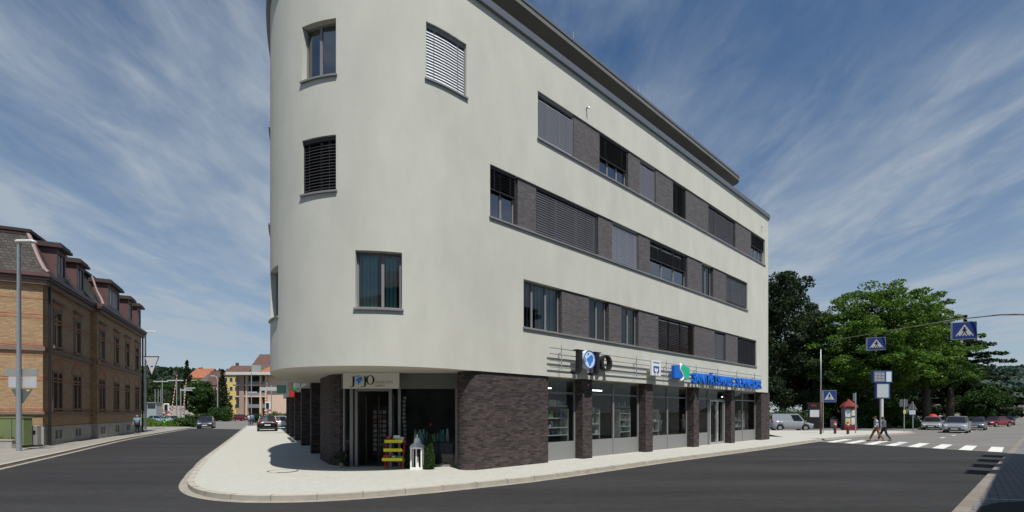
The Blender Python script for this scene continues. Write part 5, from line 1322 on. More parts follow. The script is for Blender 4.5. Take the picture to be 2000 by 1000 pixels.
MB().tube([(0, 0, 0), (.02, 0, 3.0)], [.085, .075], 9).build('lower_pole', mat('mast_brown', (.10, .055, .035), .8, var=.3, vs=2), th, smooth=True)
MB().tube([(.02, 0, 3.0), (0, 0, 7.2)], [.062, .04], 9).build('upper_pole', steel, th, smooth=True)
p = gp(1671, 846, SW); th = thing('thin_post', 'plain grey steel post right of the red advertising column', 'post', p); MB().tube([(0, 0, 0), (0, 0, 3.6)], .05, 8).build('post', steel, th); MB().box((-.1, 0, 3.2), (.06, .3, .7)).build('plate', steel, th)
# bollards
rw = [mat('bollard_red', (.5, .03, .03), .5), mat('bollard_white', (.65, .65, .63), .5), mat('bollard_dark', (.05, .035, .035), .6)]
for x, y, lab in ((1631, 847, 'dark bollard with red and white band in front of the litter bin'), (1656, 848, 'dark bollard with red and white band in front of the advertising column')):
    p = gp(x, y, SW); th = thing('bollard', lab, 'bollard', p, 0, 'bollards on the corner pavement')
    MB().lathe([(.10, 0), (.10, .6)], n=10, mi=0).build('shaft', rw[2], th, smooth='auto'); MB().lathe([(.105, .6), (.105, .78)], n=10).build('red_band', rw[0], th, smooth='auto')
    MB().lathe([(.104, .78), (.104, .90)], n=10).build('white_band', rw[1], th, smooth='auto'); MB().lathe([(.11, .9), (.10, 1.02), (.03, 1.08)], n=10).build('cap', rw[0], th, smooth='auto')
p = gp(1628.5, 839, SW); th = thing('litter_bin', 'grey litter bin with dark rounded top behind the left bollard', 'litter bin', p)
MB().lathe([(.30, .25), (.33, 1.1)], n=14).build('body', mat('bin_grey', (.25, .26, .29), .5), th, smooth='auto'); MB().lathe([(.36, 1.1), (.36, 1.22), (.2, 1.36), (.02, 1.4)], n=14).build('lid', black_m, th, smooth='auto'); MB().tube([(0, 0, 0), (0, 0, .3)], .06, 8).build('foot', steel, th)
p = gp(1658, 840, SW); th = thing('advertising_column', 'red advertising kiosk with hipped red roof and pale posters under the trees', 'kiosk', p, -.3)
red = mat('kiosk_red', (.17, .016, .016), .7)
MB().box((0, 0, .25), (1.15, 1.15, .5)).build('base', red, th); MB().box((0, 0, 1.4), (1.05, 1.05, 1.8)).build('body', mat('kiosk_body', (.1, .1, .1), .6), th)
MB().box((0, 0, 2.38), (1.25, 1.25, .16)).build('cornice', red, th); MB().lathe([(.86, 2.46), (.62, 2.75), (.25, 3.0), (.04, 3.2)], n=8).build('roof', red, th)
for k, (x, z, w, h, c) in enumerate(((-.26, 1.75, .45, .75, (.45, .55, .6)), (.26, 1.8, .4, .6, (.55, .5, .42)), (-.25, .95, .42, .6, (.5, .48, .2)), (.26, .95, .42, .7, (.6, .6, .58)))):
    MB().box((x, -.535, z), (w, .02, h)).build('poster', mat('poster_%d' % k, c, .6, var=.35, vs=6), th)
# info pylon
p = gp(1722, 839, SW); th = thing('info_pylon', 'tall pylon with blue framed display board and smaller panel on a white post', 'information sign', p)
bl_m = mat('pylon_blue', (.03, .06, .18), .5)
MB().tube([(0, 0, 0), (0, 0, 3.3)], .16, 10).build('post', mat('post_white', (.6, .6, .58), .5), th, smooth='auto')
b_ = MB().box((.05, 0, 4.15), (1.45, .3, 1.65)).build('lower_panel', bl_m, th); MB().box((0, -.16, 4.15), (1.22, .03, 1.42)).build('panel_face', mat('panel_face', (.40, .44, .46), .35), b_)
b_ = MB().box((0, 0, 5.68), (2.0, .34, 1.28)).build('display_board', bl_m, th)
for x, w, c in ((-.38, 1.1, (.16, .17, .20)), (.62, .55, (.50, .58, .60))):
    f_ = MB().box((x, -.18, 5.66), (w, .03, 1.06)).build('display_face', mat('display_%d' % int(w * 10), c, .4), b_)
q = MB()
for r_ in range(3):
    for c_ in range(3):
        for k in range(2): q.box((-.76 + c_ * .38, -.20, 5.98 - r_ * .32 - k * .10), (.26, .01, .05))
q.build('timetable_rows', mat('display_rows', (.40, .41, .44), .5), b_)
# back-facing signs
signg = mat('sign_back', (.10, .105, .11), .6, .2)
p = gp(1766, 843, SW); th = thing('road_sign_back', 'back of a square road sign with a yellow plate below on a thin post', 'traffic sign', p, 0, 'road signs seen from behind')
MB().tube([(0, 0, 0), (0, 0, 3.15)], .04, 8).build('post', steel, th); MB().box((0, .06, 2.75), (.78, .03, .7)).build('plate', signg, th); MB().box((0, -.05, 1.9), (.25, .02, .36)).build('yellow_plate', mat('yellow_plate', (.45, .45, .12), .5), th)
p = gp(1783, 842, SW); th = thing('road_sign_back', 'back of a triangular road sign over pale small plates on a thin post', 'traffic sign', p, 0, 'road signs seen from behind')
MB().tube([(0, 0, 0), (0, 0, 2.9)], .04, 8).build('post', steel, th)
q = MB(); ext([(-.5, 0), (.5, 0), (0, .85)], Matrix.Translation((0, .06, 2.1)) @ Matrix.Rotation(R(90), 4, 'X'), .012, q); q.build('plate', signg, th)
MB().box((-.1, -.05, 1.85), (.62, .02, .42)).build('pale_plate', mat('pale_plate', (.38, .42, .46), .5), th)
# notice board beside the van
p = gp(1589, 838); th = thing('notice_board', 'dark notice board with white sheet and red marks behind the van bonnet', 'notice board', (G_(1590, 55), 55, 0))
MB().box((0, 0, 1.6), (1.4, .12, 3.0)).build('frame', black_m, th); MB().box((0, -.08, 1.85), (1.05, .02, .8)).build('sheet', mat('sheet', (.5, .52, .55), .6), th); MB().box((-.1, -.08, 2.75), (.6, .02, .22)).build('red_mark', red, th)
# left lamp post with road signs seen from behind
p = gp(37, 880, SW); th = thing('street_lamp', 'tall grey street lamp carrying backs of road signs in front of the brick building', 'street lamp', p, 0, 'street lamps')
MB().tube([(0, 0, 0), (0, 0, 1.3), (0, 0, 10.0), (.12, 0, 10.15)], [.11, .105, .07, .05], 12).build('pole', mat('lamp_grey', (.27, .31, .34), .45, .3, var=.06, vs=2), th, smooth='auto')
MB().add([], []).box((.33, 0, 10.2), (.98, .26, .13), taper=.8).build('lamp_head', mat('lamp_head', (.55, .56, .56), .4), th, bevel=.03)
MB().box((.35, 0, 10.125), (.6, .2, .02)).build('lamp_lens', mat('lens', (.6, .6, .55), .2), th)
sg1 = thing('direction_sign', 'grey backs of two arrow shaped direction signs on the nearest street lamp', 'road sign', (p.x, p.y + .12, 3.95), 0, 'sign backs on the nearest street lamp')
q = MB(); ext([(-.75, .17), (-.93, 0), (-.75, -.17), (-.02, -.17), (-.02, .17)][::-1], Matrix.Rotation(R(90), 4, 'X'), .015, q); q.build('arrow_plate', mat('plate_grey', (.24, .26, .25), .6, var=.05), sg1)
q = MB(); ext([(.03, .17), (.80, .17), (.80, -.17), (.03, -.17)][::-1], Matrix.Rotation(R(90), 4, 'X'), .015, q); q.build('arrow_plate', MAT['plate_grey'], sg1)
sg2 = thing('direction_sign', 'pale backs of two small rectangular plates above the triangle sign', 'road sign', (p.x, p.y + .12, 3.48), 0, 'sign backs on the nearest street lamp')
for x0, x1 in ((-.62, -.06), (.08, .76)): MB().box(((x0 + x1) / 2, 0, 0), (x1 - x0, .03, .52)).build('plate', mat('plate_pale', (.42, .44, .46), .5, var=.05), sg2)
sg3 = thing('yield_sign', 'dark grey back of a triangular yield sign on the nearest street lamp', 'traffic sign', (p.x, p.y + .12, 3.14), 0, 'sign backs on the nearest street lamp')
q = MB(); ext([(-.52, .0), (0, -.78), (.56, .0)], Matrix.Rotation(R(90), 4, 'X'), .012, q); q.build('plate', mat('plate_dark', (.10, .12, .12), .6), sg3)
MB().box((.34, -.02, -.08), (.14, .01, .08)).build('sticker', mat('sticker', (.6, .45, .15), .5), sg3)
# second lamp with pennant
p = gp(284, 839, SW); th = thing('street_lamp', 'slim street lamp at the far end of the brick building', 'street lamp', p, 0, 'street lamps')
MB().tube([(0, 0, 0), (0, 0, 10.3), (.15, 0, 10.5)], [.11, .07, .05], 9).build('pole', mat('lamp_dark', (.10, .11, .12), .5), th, smooth='auto'); MB().box((.45, 0, 10.55), (1.1, .3, .14), taper=.8).build('lamp_head', MAT['lamp_head'], th)
th = thing('pennant', 'white triangular hanging banner with blue mark on the second street lamp', 'banner', (p.x + .75, p.y - .1, 7.9))
q = MB(); ext([(-.72, .0), (0.0, -1.85), (.72, .0)], Matrix.Rotation(R(90), 4, 'X'), .012, q); q.build('cloth', mat('cloth_white', (.55, .56, .58), .8), th); MB().bar((-.9, 0, .05), (.8, 0, .05), .05, .08).build('bar', black_m, th)
q = MB(); ext([(-.78, .0), (0, -2.0), (.78, .0), (.70, 0), (0, -1.8), (-.70, 0)], Matrix.Translation((0, .03, 0)) @ Matrix.Rotation(R(90), 4, 'X'), .01, q); q.build('border', frame_d, th)
q = MB(); ext([(-.16, -1.0), (.05, -1.08), (.2, -.95), (.05, -.9)], Matrix.Translation((0, -.02, 0)) @ Matrix.Rotation(R(90), 4, 'X'), .008, q); q.build('blue_mark', blue_m, th)
# far lamp
p = Vector((G_(425, 112), 112, 0)); th = thing('street_lamp', 'grey street lamp left of the broad spruce beyond the crossing', 'street lamp', p, 0, 'street lamps')
MB().tube([(0, 0, 0), (0, 0, 9.6), (-.3, 0, 10.2), (-.9, 0, 10.4)], [.14, .09, .07, .05], 8).build('pole', steel, th, smooth='auto'); MB().box((-1.1, 0, 10.4), (.9, .3, .15)).build('lamp_head', MAT['lamp_head'], th)
# cabinet, grey bins and low wall by the brick building
q_ = pc(-2.6, .2)
th = thing('utility_cabinet', 'olive green utility cabinet beside the brick building corner', 'utility cabinet', (G_(22, 25.6), 25.6, 0))
MB().box((0, .25, .95), (1.28, .5, 1.45)).build('body', mat('cabinet_green', (.15, .19, .085), .6, var=.06, vs=3), th, bevel=.02); MB().box((0, .25, 1.72), (1.34, .56, .07)).build('lid', MAT['cabinet_green'], th); MB().box((.03, -.005, .95), (.012, .02, 1.3)).build('door_gap', black_m, th)
for x, w, h, lab in ((52, .36, 1.0, 'grey parking meter box left of the pair beside the brick wall'), (67, .34, 1.08, 'grey parking meter box right of the pair beside the brick wall')):
    th = thing('meter_box', lab, 'utility box', (G_(x, 26.2), 26.2, .1), 0, 'grey boxes at the brick building corner')
    MB().box((0, .1, h / 2 + .1), (w, .28, h)).build('body', mat('box_grey', (.22, .22, .21), .7, var=.1, vs=4), th, bevel=.03); MB().box((0, -.05, h * .75), (w * .6, .02, .2)).build('display', black_m, th)
th = thing('garden_wall', 'low weathered concrete wall in front of the green cabinet', 'wall', (G_(10, 25.0), 25.0, 0))
MB().box((-.5, 0, .28), (1.9, .22, .5)).build('wall', stone, th); MB().box((-.5, 0, .555), (1.98, .28, .06)).build('coping', stone, th)
bush('small weeds behind the low concrete wall', G_(8, 25.4), 25.3, 1.6, .3, .75, 'bright', 500, 'bushes around the level crossing', size=.12)

# ---- items by the entrance
th = thing('display_rack', 'red and yellow goods rack standing outside the dark shop entrance', 'display rack', (ex(770, 15.95), 15.95, SW))
yel = mat('rack_yellow', (.62, .60, .02), .5); rr_ = mat('rack_red', (.45, .02, .03), .5)
for x in (-.28, .30):
    MB().tube([(x, -.12, 0), (x + .0, .15, .98)], .022, 6).build('leg', rr_, th); MB().tube([(x, .28, 0), (x, .15, .98)], .022, 6).build('leg', rr_, th)
for z, w, y in ((.30, .66, -.10), (.60, .60, -.02), (.88, .58, .06)):
    tr = MB().box((0, y, z), (w, .34, .03)).build('tray', yel, th); MB().box((0, y - .18, z + .035), (w, .02, .10)).build('tray_front', yel, tr)
q = MB()
for x, y, z, w, h, mi in ((-.2, -.12, .38, .22, .16, 5), (.02, -.12, .37, .10, .14, 2), (.2, -.1, .37, .2, .12, 0), (-.18, .05, .98, .14, .18, 5), (.08, .05, 1.0, .2, .2, 2), (.22, .06, .96, .14, .18, 2), (-.02, .03, .95, .08, .12, 6), (-.1, -.02, .64, .2, .05, 3), (.12, -.02, .65, .1, .08, 5)): q.box((x, y, z), (w, .14, h), mi)
q.build('goods', cols, th)
th = thing('garden_lantern', 'tall white wooden lantern between the rack and the clipped cone shrub', 'lantern', (ex(815, 15.9), 15.9, SW))
lw_ = mat('lantern_white', (.80, .80, .78), .45); a = .17
for x in (-a, a):
    for y in (-a, a): MB().box((x, y, .36), (.045, .045, .70)).build('post', lw_, th)
MB().box((0, 0, .03), (.40, .40, .06)).build('base', lw_, th); MB().box((0, 0, .70), (.40, .40, .05)).build('top_frame', lw_, th)
MB().lathe([(.265, .725), (.20, .80), (.12, .86), (.10, .95)], n=4).build('roof', lw_, th); MB().lathe([(.085, .95), (.09, 1.0), (.03, 1.07), (.012, 1.15)], n=10).build('finial', lw_, th)
for x in (0,): MB().box((x, -a, .36), (.03, .03, .66)).build('glazing_bar', lw_, th)
MB().lathe([(.05, .06), (.05, .4), (.01, .41)], n=10).build('candle', lw_, th)
def topiary(label, x, y, r0, r1, h, n, name='cone_shrub'):
    t = thing(name, label, 'shrub', (x, y, SW), 0, 'clipped shrubs by the entrance')
    z = RNG.uniform(0, 1, n); a = RNG.uniform(0, 2 * np.pi, n); rr = (r0 * (1 - z) + r1 * z) * RNG.uniform(.8, 1.06, n)
    leafmesh('foliage', np.stack([np.cos(a) * rr, np.sin(a) * rr, .06 + z * (h - .06)], 1), .05, LM['mid'] , t)
    MB().lathe([(r0 * .8, .03), (r0 * .85, h * .3), (r1 * .8, h * .97)], n=10).build('inner_growth', LM['dark'][2], t); return t
topiary('clipped cone shaped evergreen right of the white lantern', ex(838.5, 15.85), 15.85, .19, .07, 1.14, 5200)
topiary('small dark clipped shrub between the rack and the white lantern', ex(797, 16.1), 16.1, .12, .07, .50, 1800)
th = thing('potted_plant', 'small grey green potted plant at the foot of the corner brick pillar', 'plant', (ex(668, 16.35), 16.35, SW), 0)
MB().lathe([(.07, 0), (.10, .16)], n=10).build('pot', mat('pot', (.25, .24, .2), .8), th); 
C = clumps([((-.16, 0, .38), (.10, .08, .09)), ((0, 0, .22), (.13, .1, .1)), ((.05, 0, .42), (.07, .07, .14)), ((.09, 0, .16), (.1, .09, .08))], 160); leafmesh('foliage', C, .06, LM['grey'], th)

# ================================================================== CARS
tyre = mat('tyre', (.012, .012, .013), .85); rim_m = mat('rim', (.35, .36, .37), .35, .7); carglass = mat('car_glass', (.012, .014, .018), .06, spec=.8); trim = mat('car_trim', (.02, .02, .022), .6)
hl = mat('headlight', (.65, .67, .70), .12, spec=.9); tl_m = mat('taillight', (.35, .01, .01), .2); plate_m = mat('number_plate', (.62, .62, .60), .5)
def paint(n, c, met=.3):
    m = mat('paint_' + n, c, .28, met, spec=.6); b = m.node_tree.nodes['Principled BSDF']; b.inputs['Coat Weight'].default_value = .6; b.inputs['Coat Roughness'].default_value = .06; return m
def car(label, loc, head, pnt, kind='hatch', L=4.2, W=1.76, H=1.46, group='cars', cat='car', name='parked_car', roofsign=False):
    rz = math.atan2(head[1], head[0]); t = thing(name, label, cat, loc, rz, group)     # +x is forward
    P = {'hatch': dict(top=[(0, .50), (.02, .60), (.05, .63), (.25, .65), (.62, .64), (.70, .61), (.90, .53), (.97, .46), (1, .36)], g=(.06, .70, .14, .52)),
         'sedan': dict(top=[(0, .50), (.02, .62), (.17, .66), (.3, .66), (.62, .64), (.72, .60), (.92, .52), (.98, .45), (1, .36)], g=(.14, .73, .28, .55)),
         'suv': dict(top=[(0, .45), (.015, .58), (.05, .62), (.3, .63), (.66, .62), (.74, .60), (.93, .54), (.985, .47), (1, .38)], g=(.03, .74, .08, .58)),
         'van': dict(top=[(0, .5), (.01, .57), (.03, .58), (.3, .58), (.66, .57), (.74, .55), (.92, .46), (.98, .40), (1, .32)], g=(.01, .82, .03, .66))}[kind]
    xs = sorted(set([p[0] for p in P['top']] + [i / 40 for i in range(41)])); zt = lambda x: float(np.interp(x, [p[0] for p in P['top']], [p[1] for p in P['top']])) * H
    wx_ = (.19, .80); rw_ = .31 if kind != 'suv' else .35
    def zb(x):
        z = .20 + (.08 if x < .04 or x > .96 else 0)
        for w in wx_:
            dx = abs(x - w) * L
            if dx < rw_ + .07: z = max(z, rw_ + math.sqrt((rw_ + .07) ** 2 - dx * dx))
        return z
    m = MB(); rows_ = []
    for x in xs:
        e = min(x, 1 - x); w = W / 2 * (1 - .22 * max(0, 1 - e / .09) ** 2.2); zt_ = zt(x); zb_ = min(zb(x), zt_ - .12)
        sec = [(w * .93, zb_), (w * .99, zb_ + (zt_ - zb_) * .18), (w, zb_ + (zt_ - zb_) * .5), (w * .985, zb_ + (zt_ - zb_) * .8), (w * .93, zt_ - .03), (w * .80, zt_), (w * .4, zt_ + .012), (0, zt_ + .015)]
        rows_.append([((x - .5) * L, y, z) for y, z in sec] + [((x - .5) * L, -y, z) for y, z in sec[::-1][1:]])
    k = len(rows_[0])
    for r_ in rows_: m.v += r_
    for i in range(len(rows_) - 1):
        for j in range(k - 1): m.f.append([i * k + j, (i + 1) * k + j, (i + 1) * k + j + 1, i * k + j + 1][::-1]); m.m.append(0)
        m.f.append([i * k, i * k + k - 1, (i + 1) * k + k - 1, (i + 1) * k][::-1]); m.m.append(0)
    m.f.append(list(range(k))[::-1]); m.m.append(0); m.f.append([(len(rows_) - 1) * k + j for j in range(k)]); m.m.append(0)
    m.build('body', pnt, t, smooth='auto')
    b0, b1, r0, r1 = [(q - .5) * L for q in P['g']]
    bz = lambda x: zt(x / L + .5) - .02; yb, yr = W / 2 * .90, W / 2 * .70
    # greenhouse
    base = [(b0, -yb * .95, bz(b0)), (b1, -yb * .9, bz(b1)), (b1 + .10, 0, bz(b1)), (b1, yb * .9, bz(b1)), (b0, yb * .95, bz(b0)), (b0 - .04, 0, bz(b0))]
    top = [(r0, -yr, H - .06), (r1, -yr * .96, H - .06), (r1 + .07, 0, H - .04), (r1, yr * .96, H - .06), (r0, yr, H - .06), (r0 - .03, 0, H - .05)]
    g = MB().add(base + top, [(i, (i + 1) % 6, 6 + (i + 1) % 6, 6 + i) for i in range(6)]); 
    if kind == 'van':
        g.build('cabin_shell', pnt, t)
        for sgn in (-1, 1): 
            q = MB(); f0, f1 = .66, .97
            a = Vector(base[0]).lerp(Vector(base[1]), f0); b = Vector(base[0]).lerp(Vector(base[1]), f1 - .03); c = Vector(top[0]).lerp(Vector(top[1]), f1); d = Vector(top[0]).lerp(Vector(top[1]), f0 + .02)
            v = [Vector((p_.x, -sgn * p_.y if sgn < 0 else p_.y, p_.z)) for p_ in (a.lerp(d, .08), b.lerp(c, .08), c.lerp(b, .1), d.lerp(a, .1))]
            for p_ in v: p_.y += .012 * (1 if p_.y > 0 else -1)
            q.add(v + [p_ + Vector((0, .004 * (1 if p_.y > 0 else -1), 0)) for p_ in v], [(0, 1, 2, 3), (7, 6, 5, 4)]); q.build('side_window', carglass, t)
        for (i0, i1) in ((1, 2), (2, 3)):
            q = MB(); v = [Vector(base[i0]).lerp(Vector(top[i0]), .08), Vector(base[i1]).lerp(Vector(top[i1]), .08), Vector(top[i1]).lerp(Vector(base[i1]), .1), Vector(top[i0]).lerp(Vector(base[i0]), .1)]
            v = [p_ + Vector((.015, 0, .01)) for p_ in v]; q.add(v, [(0, 1, 2, 3)]); q.build('windscreen', carglass, t)
        q = MB(); q.box((b0 - .035, -.38, H * .78), (.03, .5, .42)); q.build('rear_window', carglass, t); q = MB(); q.box((b0 - .035, .38, H * .78), (.03, .5, .42)); q.build('rear_window', carglass, t)
    else:
        g.build('cabin_glass', carglass, t)
        for sgn in (-1, 1):
            def Q(f): a = Vector(base[0]).lerp(Vector(base[1]), f); b = Vector(top[0]).lerp(Vector(top[1]), f); return a, b
            for f in ((0.0, .04), (.40, .45), (.97, 1.0)):
                (a, b), (c, d) = Q(f[0]), Q(f[1]); v = [a, c, d, b]; v = [Vector((p_.x, (-p_.y if sgn < 0 else p_.y) * 1.0, p_.z)) for p_ in v]
                o_ = Vector((0, .012 * (1 if v[0].y > 0 else -1), 0)); q = MB().add([p_ + o_ for p_ in v] + [p_ - o_ for p_ in v], [(0, 1, 2, 3), (7, 6, 5, 4), (0, 4, 5, 1), (1, 5, 6, 2), (2, 6, 7, 3), (3, 7, 4, 0)]); q.build('pillar', pnt, t)
    rf = MB(); up_ = [(x, y, z + .05 if abs(y) < .01 else z + .03) for x, y, z in top]; up2 = [(x * .93, y * .8, H) for x, y, z in top]
    rf.add(top + up_ + up2, [(i, (i + 1) % 6, 6 + (i + 1) % 6, 6 + i) for i in range(6)] + [(6 + i, 6 + (i + 1) % 6, 12 + (i + 1) % 6, 12 + i) for i in range(6)] + [(12, 13, 14, 15, 16, 17), (5, 4, 3, 2, 1, 0)]); rf.build('roof', pnt, t, smooth='auto')
    for w in wx_:
        for sgn in (-1, 1):
            x = (w - .5) * L; y = sgn * (W / 2 - .12)
            wh = MB().tube([(x, y - .10, rw_), (x, y + .10, rw_)], rw_, 18).build('wheel', tyre, t, smooth='auto')
            MB().tube([(x, y + sgn * .095, rw_), (x, y + sgn * .108, rw_)], rw_ * .64, 14).build('rim', rim_m, wh)
    for sgn in (-1, 1):
        m = MB().box((L / 2 - .20, sgn * (W / 2 - .30), zt(.96) - .10), (.34, .36, .16), rz=-sgn * .35); m.build('headlight', hl, t, bevel=.03)
        m = MB().box((-L / 2 + .07, sgn * (W / 2 - .22), H * .56), (.16, .22, .26), rz=sgn * .25); m.build('taillight', tl_m, t, bevel=.02)
        m = MB().box((b1 - .18, sgn * (W / 2 + .07), bz(b1) + .10), (.12, .2, .14)); m.build('wing_mirror', pnt, t, bevel=.02)
    MB().box((L / 2 - .01, 0, H * .30), (.06, W * .50, .14)).build('grille', trim, t); MB().box((L / 2 + .005, 0, .30), (.07, W * .78, .14)).build('bumper', trim, t)
    MB().box((-L / 2 - .005, 0, .30), (.07, W * .8, .16)).build('bumper', trim, t)
    MB().box((L / 2 + .04, 0, .40), (.02, .52, .11)).build('number_plate', plate_m, t); MB().box((-L / 2 - .03, 0, .62), (.03, .52, .11)).build('number_plate', plate_m, t)
    MB().box((0, 0, .28), (L * .9, W * .8, .16)).build('underbody', trim, t)
    if roofsign: MB().lathe([(.42, 0), (.40, .10), (.25, .24), (.04, .3)], (r1 - 1.0, 0, H + .01), 12).build('roof_sign', mat('roof_sign_red', (.55, .04, .02), .4), t, smooth='auto')
    return t
silver = paint('silver', (.42, .44, .46), .5); darkb = paint('dark_blue', (.018, .022, .04)); redp = paint('red', (.20, .008, .015)); blackp = paint('black', (.008, .008, .009)); whitep = paint('white', (.55, .57, .58), .1); greyp = paint('grey', (.14, .15, .16), .4)
cg = 'cars in the left street'; cr = 'cars waiting in the right street'
RD = (-.735, -.678)
car('dark blue car driving towards the camera in the left street', (G_(403, 60.5), 60.5, 0), (.46, -.888), darkb, 'hatch', 4.2, 1.76, 1.50, cg, name='driving_car')
car('red car turning beyond the level crossing', (G_(473, 111), 111, 0), (.93, -.36), redp, 'hatch', 4.2, 1.75, 1.5, cg, name='driving_car')
car('black hatchback seen from behind, parked by the left arcade', (G_(522, 49), 49, SW), (-.461, .887), blackp, 'hatch', 4.2, 1.85, 1.52, cg)
car('pale silver car parked beyond the black hatchback', (G_(546, 55.5), 55.5, SW), (-.461, .887), whitep, 'hatch', 4.1, 1.7, 1.45, cg)
car('silver blue car parked behind the grassy verge', (G_(309, 84), 84, 0), (.97, .2), paint('pale_blue', (.28, .34, .42)), 'sedan', 4.3, 1.75, 1.45, cg)
car('small white car parked behind the crossing signal', (G_(338, 84), 84, 0), (.85, -.5), whitep, 'hatch', 3.9, 1.7, 1.45, cg)
car('dark car standing on the ramp beside the round tree', (G_(398, 138), 138, 1.5), (.9, -.3), blackp, 'hatch', 4.2, 1.75, 1.45, cg)
car('silver off road car with headlights, nearest behind the crossing', (G_(1869, 47.5), 47.5, 0), RD, silver, 'suv', 4.4, 1.84, 1.60, cr, name='driving_car')
car('silver hatchback with a red sign on its roof', (G_(1821, 55.5), 55.5, 0), (-.70, -.72), silver, 'hatch', 4.1, 1.8, 1.48, cr, name='driving_car', roofsign=True)
car('dark grey car half hidden behind the silver off road car', (G_(1906, 55), 55, 0), RD, greyp, 'hatch', 4.2, 1.76, 1.46, cr, name='driving_car')
car('dark blue car between the two silver cars', (G_(1845, 60), 60, 0), (-.70, -.72), darkb, 'hatch', 4.1, 1.75, 1.45, cr, name='driving_car')
car('dark red car standing farther back in the right street', (G_(1944, 67), 67, 0), (-.96, -.28), redp, 'sedan', 4.3, 1.76, 1.44, cr, name='driving_car')
car('dark car right of the red car', (G_(1967, 76), 76, 0), RD, darkb, 'hatch', 4.1, 1.75, 1.45, cr, name='driving_car')
car('grey delivery van parked between the corner building and the trees', (G_(1547, 52), 52.5, 0), (.94, -.10), paint('van_grey', (.30, .31, .34), .3), 'van', 4.25, 1.76, 1.84, 'vans', 'van', name='parked_van')

# ================================================================== PEOPLE
def skinmesh(name, verts, edges, radii, material, parent, lvl=1, root=0):
    me = bpy.data.meshes.new(name); me.from_pydata(verts, edges, []); o = bpy.data.objects.new(name, me); col.objects.link(o)
    sk = o.modifiers.new('skin', 'SKIN'); sk.use_smooth_shade = True
    for i, r_ in enumerate(radii): me.skin_vertices[0].data[i].radius = (r_, r_) if not isinstance(r_, tuple) else r_
    me.skin_vertices[0].data[root].use_root = True
    sb = o.modifiers.new('sub', 'SUBSURF'); sb.levels = lvl; sb.render_levels = lvl
    dg = bpy.context.evaluated_depsgraph_get(); m2 = bpy.data.meshes.new_from_object(o.evaluated_get(dg)); bpy.data.objects.remove(o)
    m2.materials.clear(); m2.materials.append(material); m2.name = name
    ob_ = bpy.data.objects.new(name, m2); col.objects.link(ob_); ob_.parent = parent; return ob_
skinm = mat('skin', (.46, .27, .19), .6)
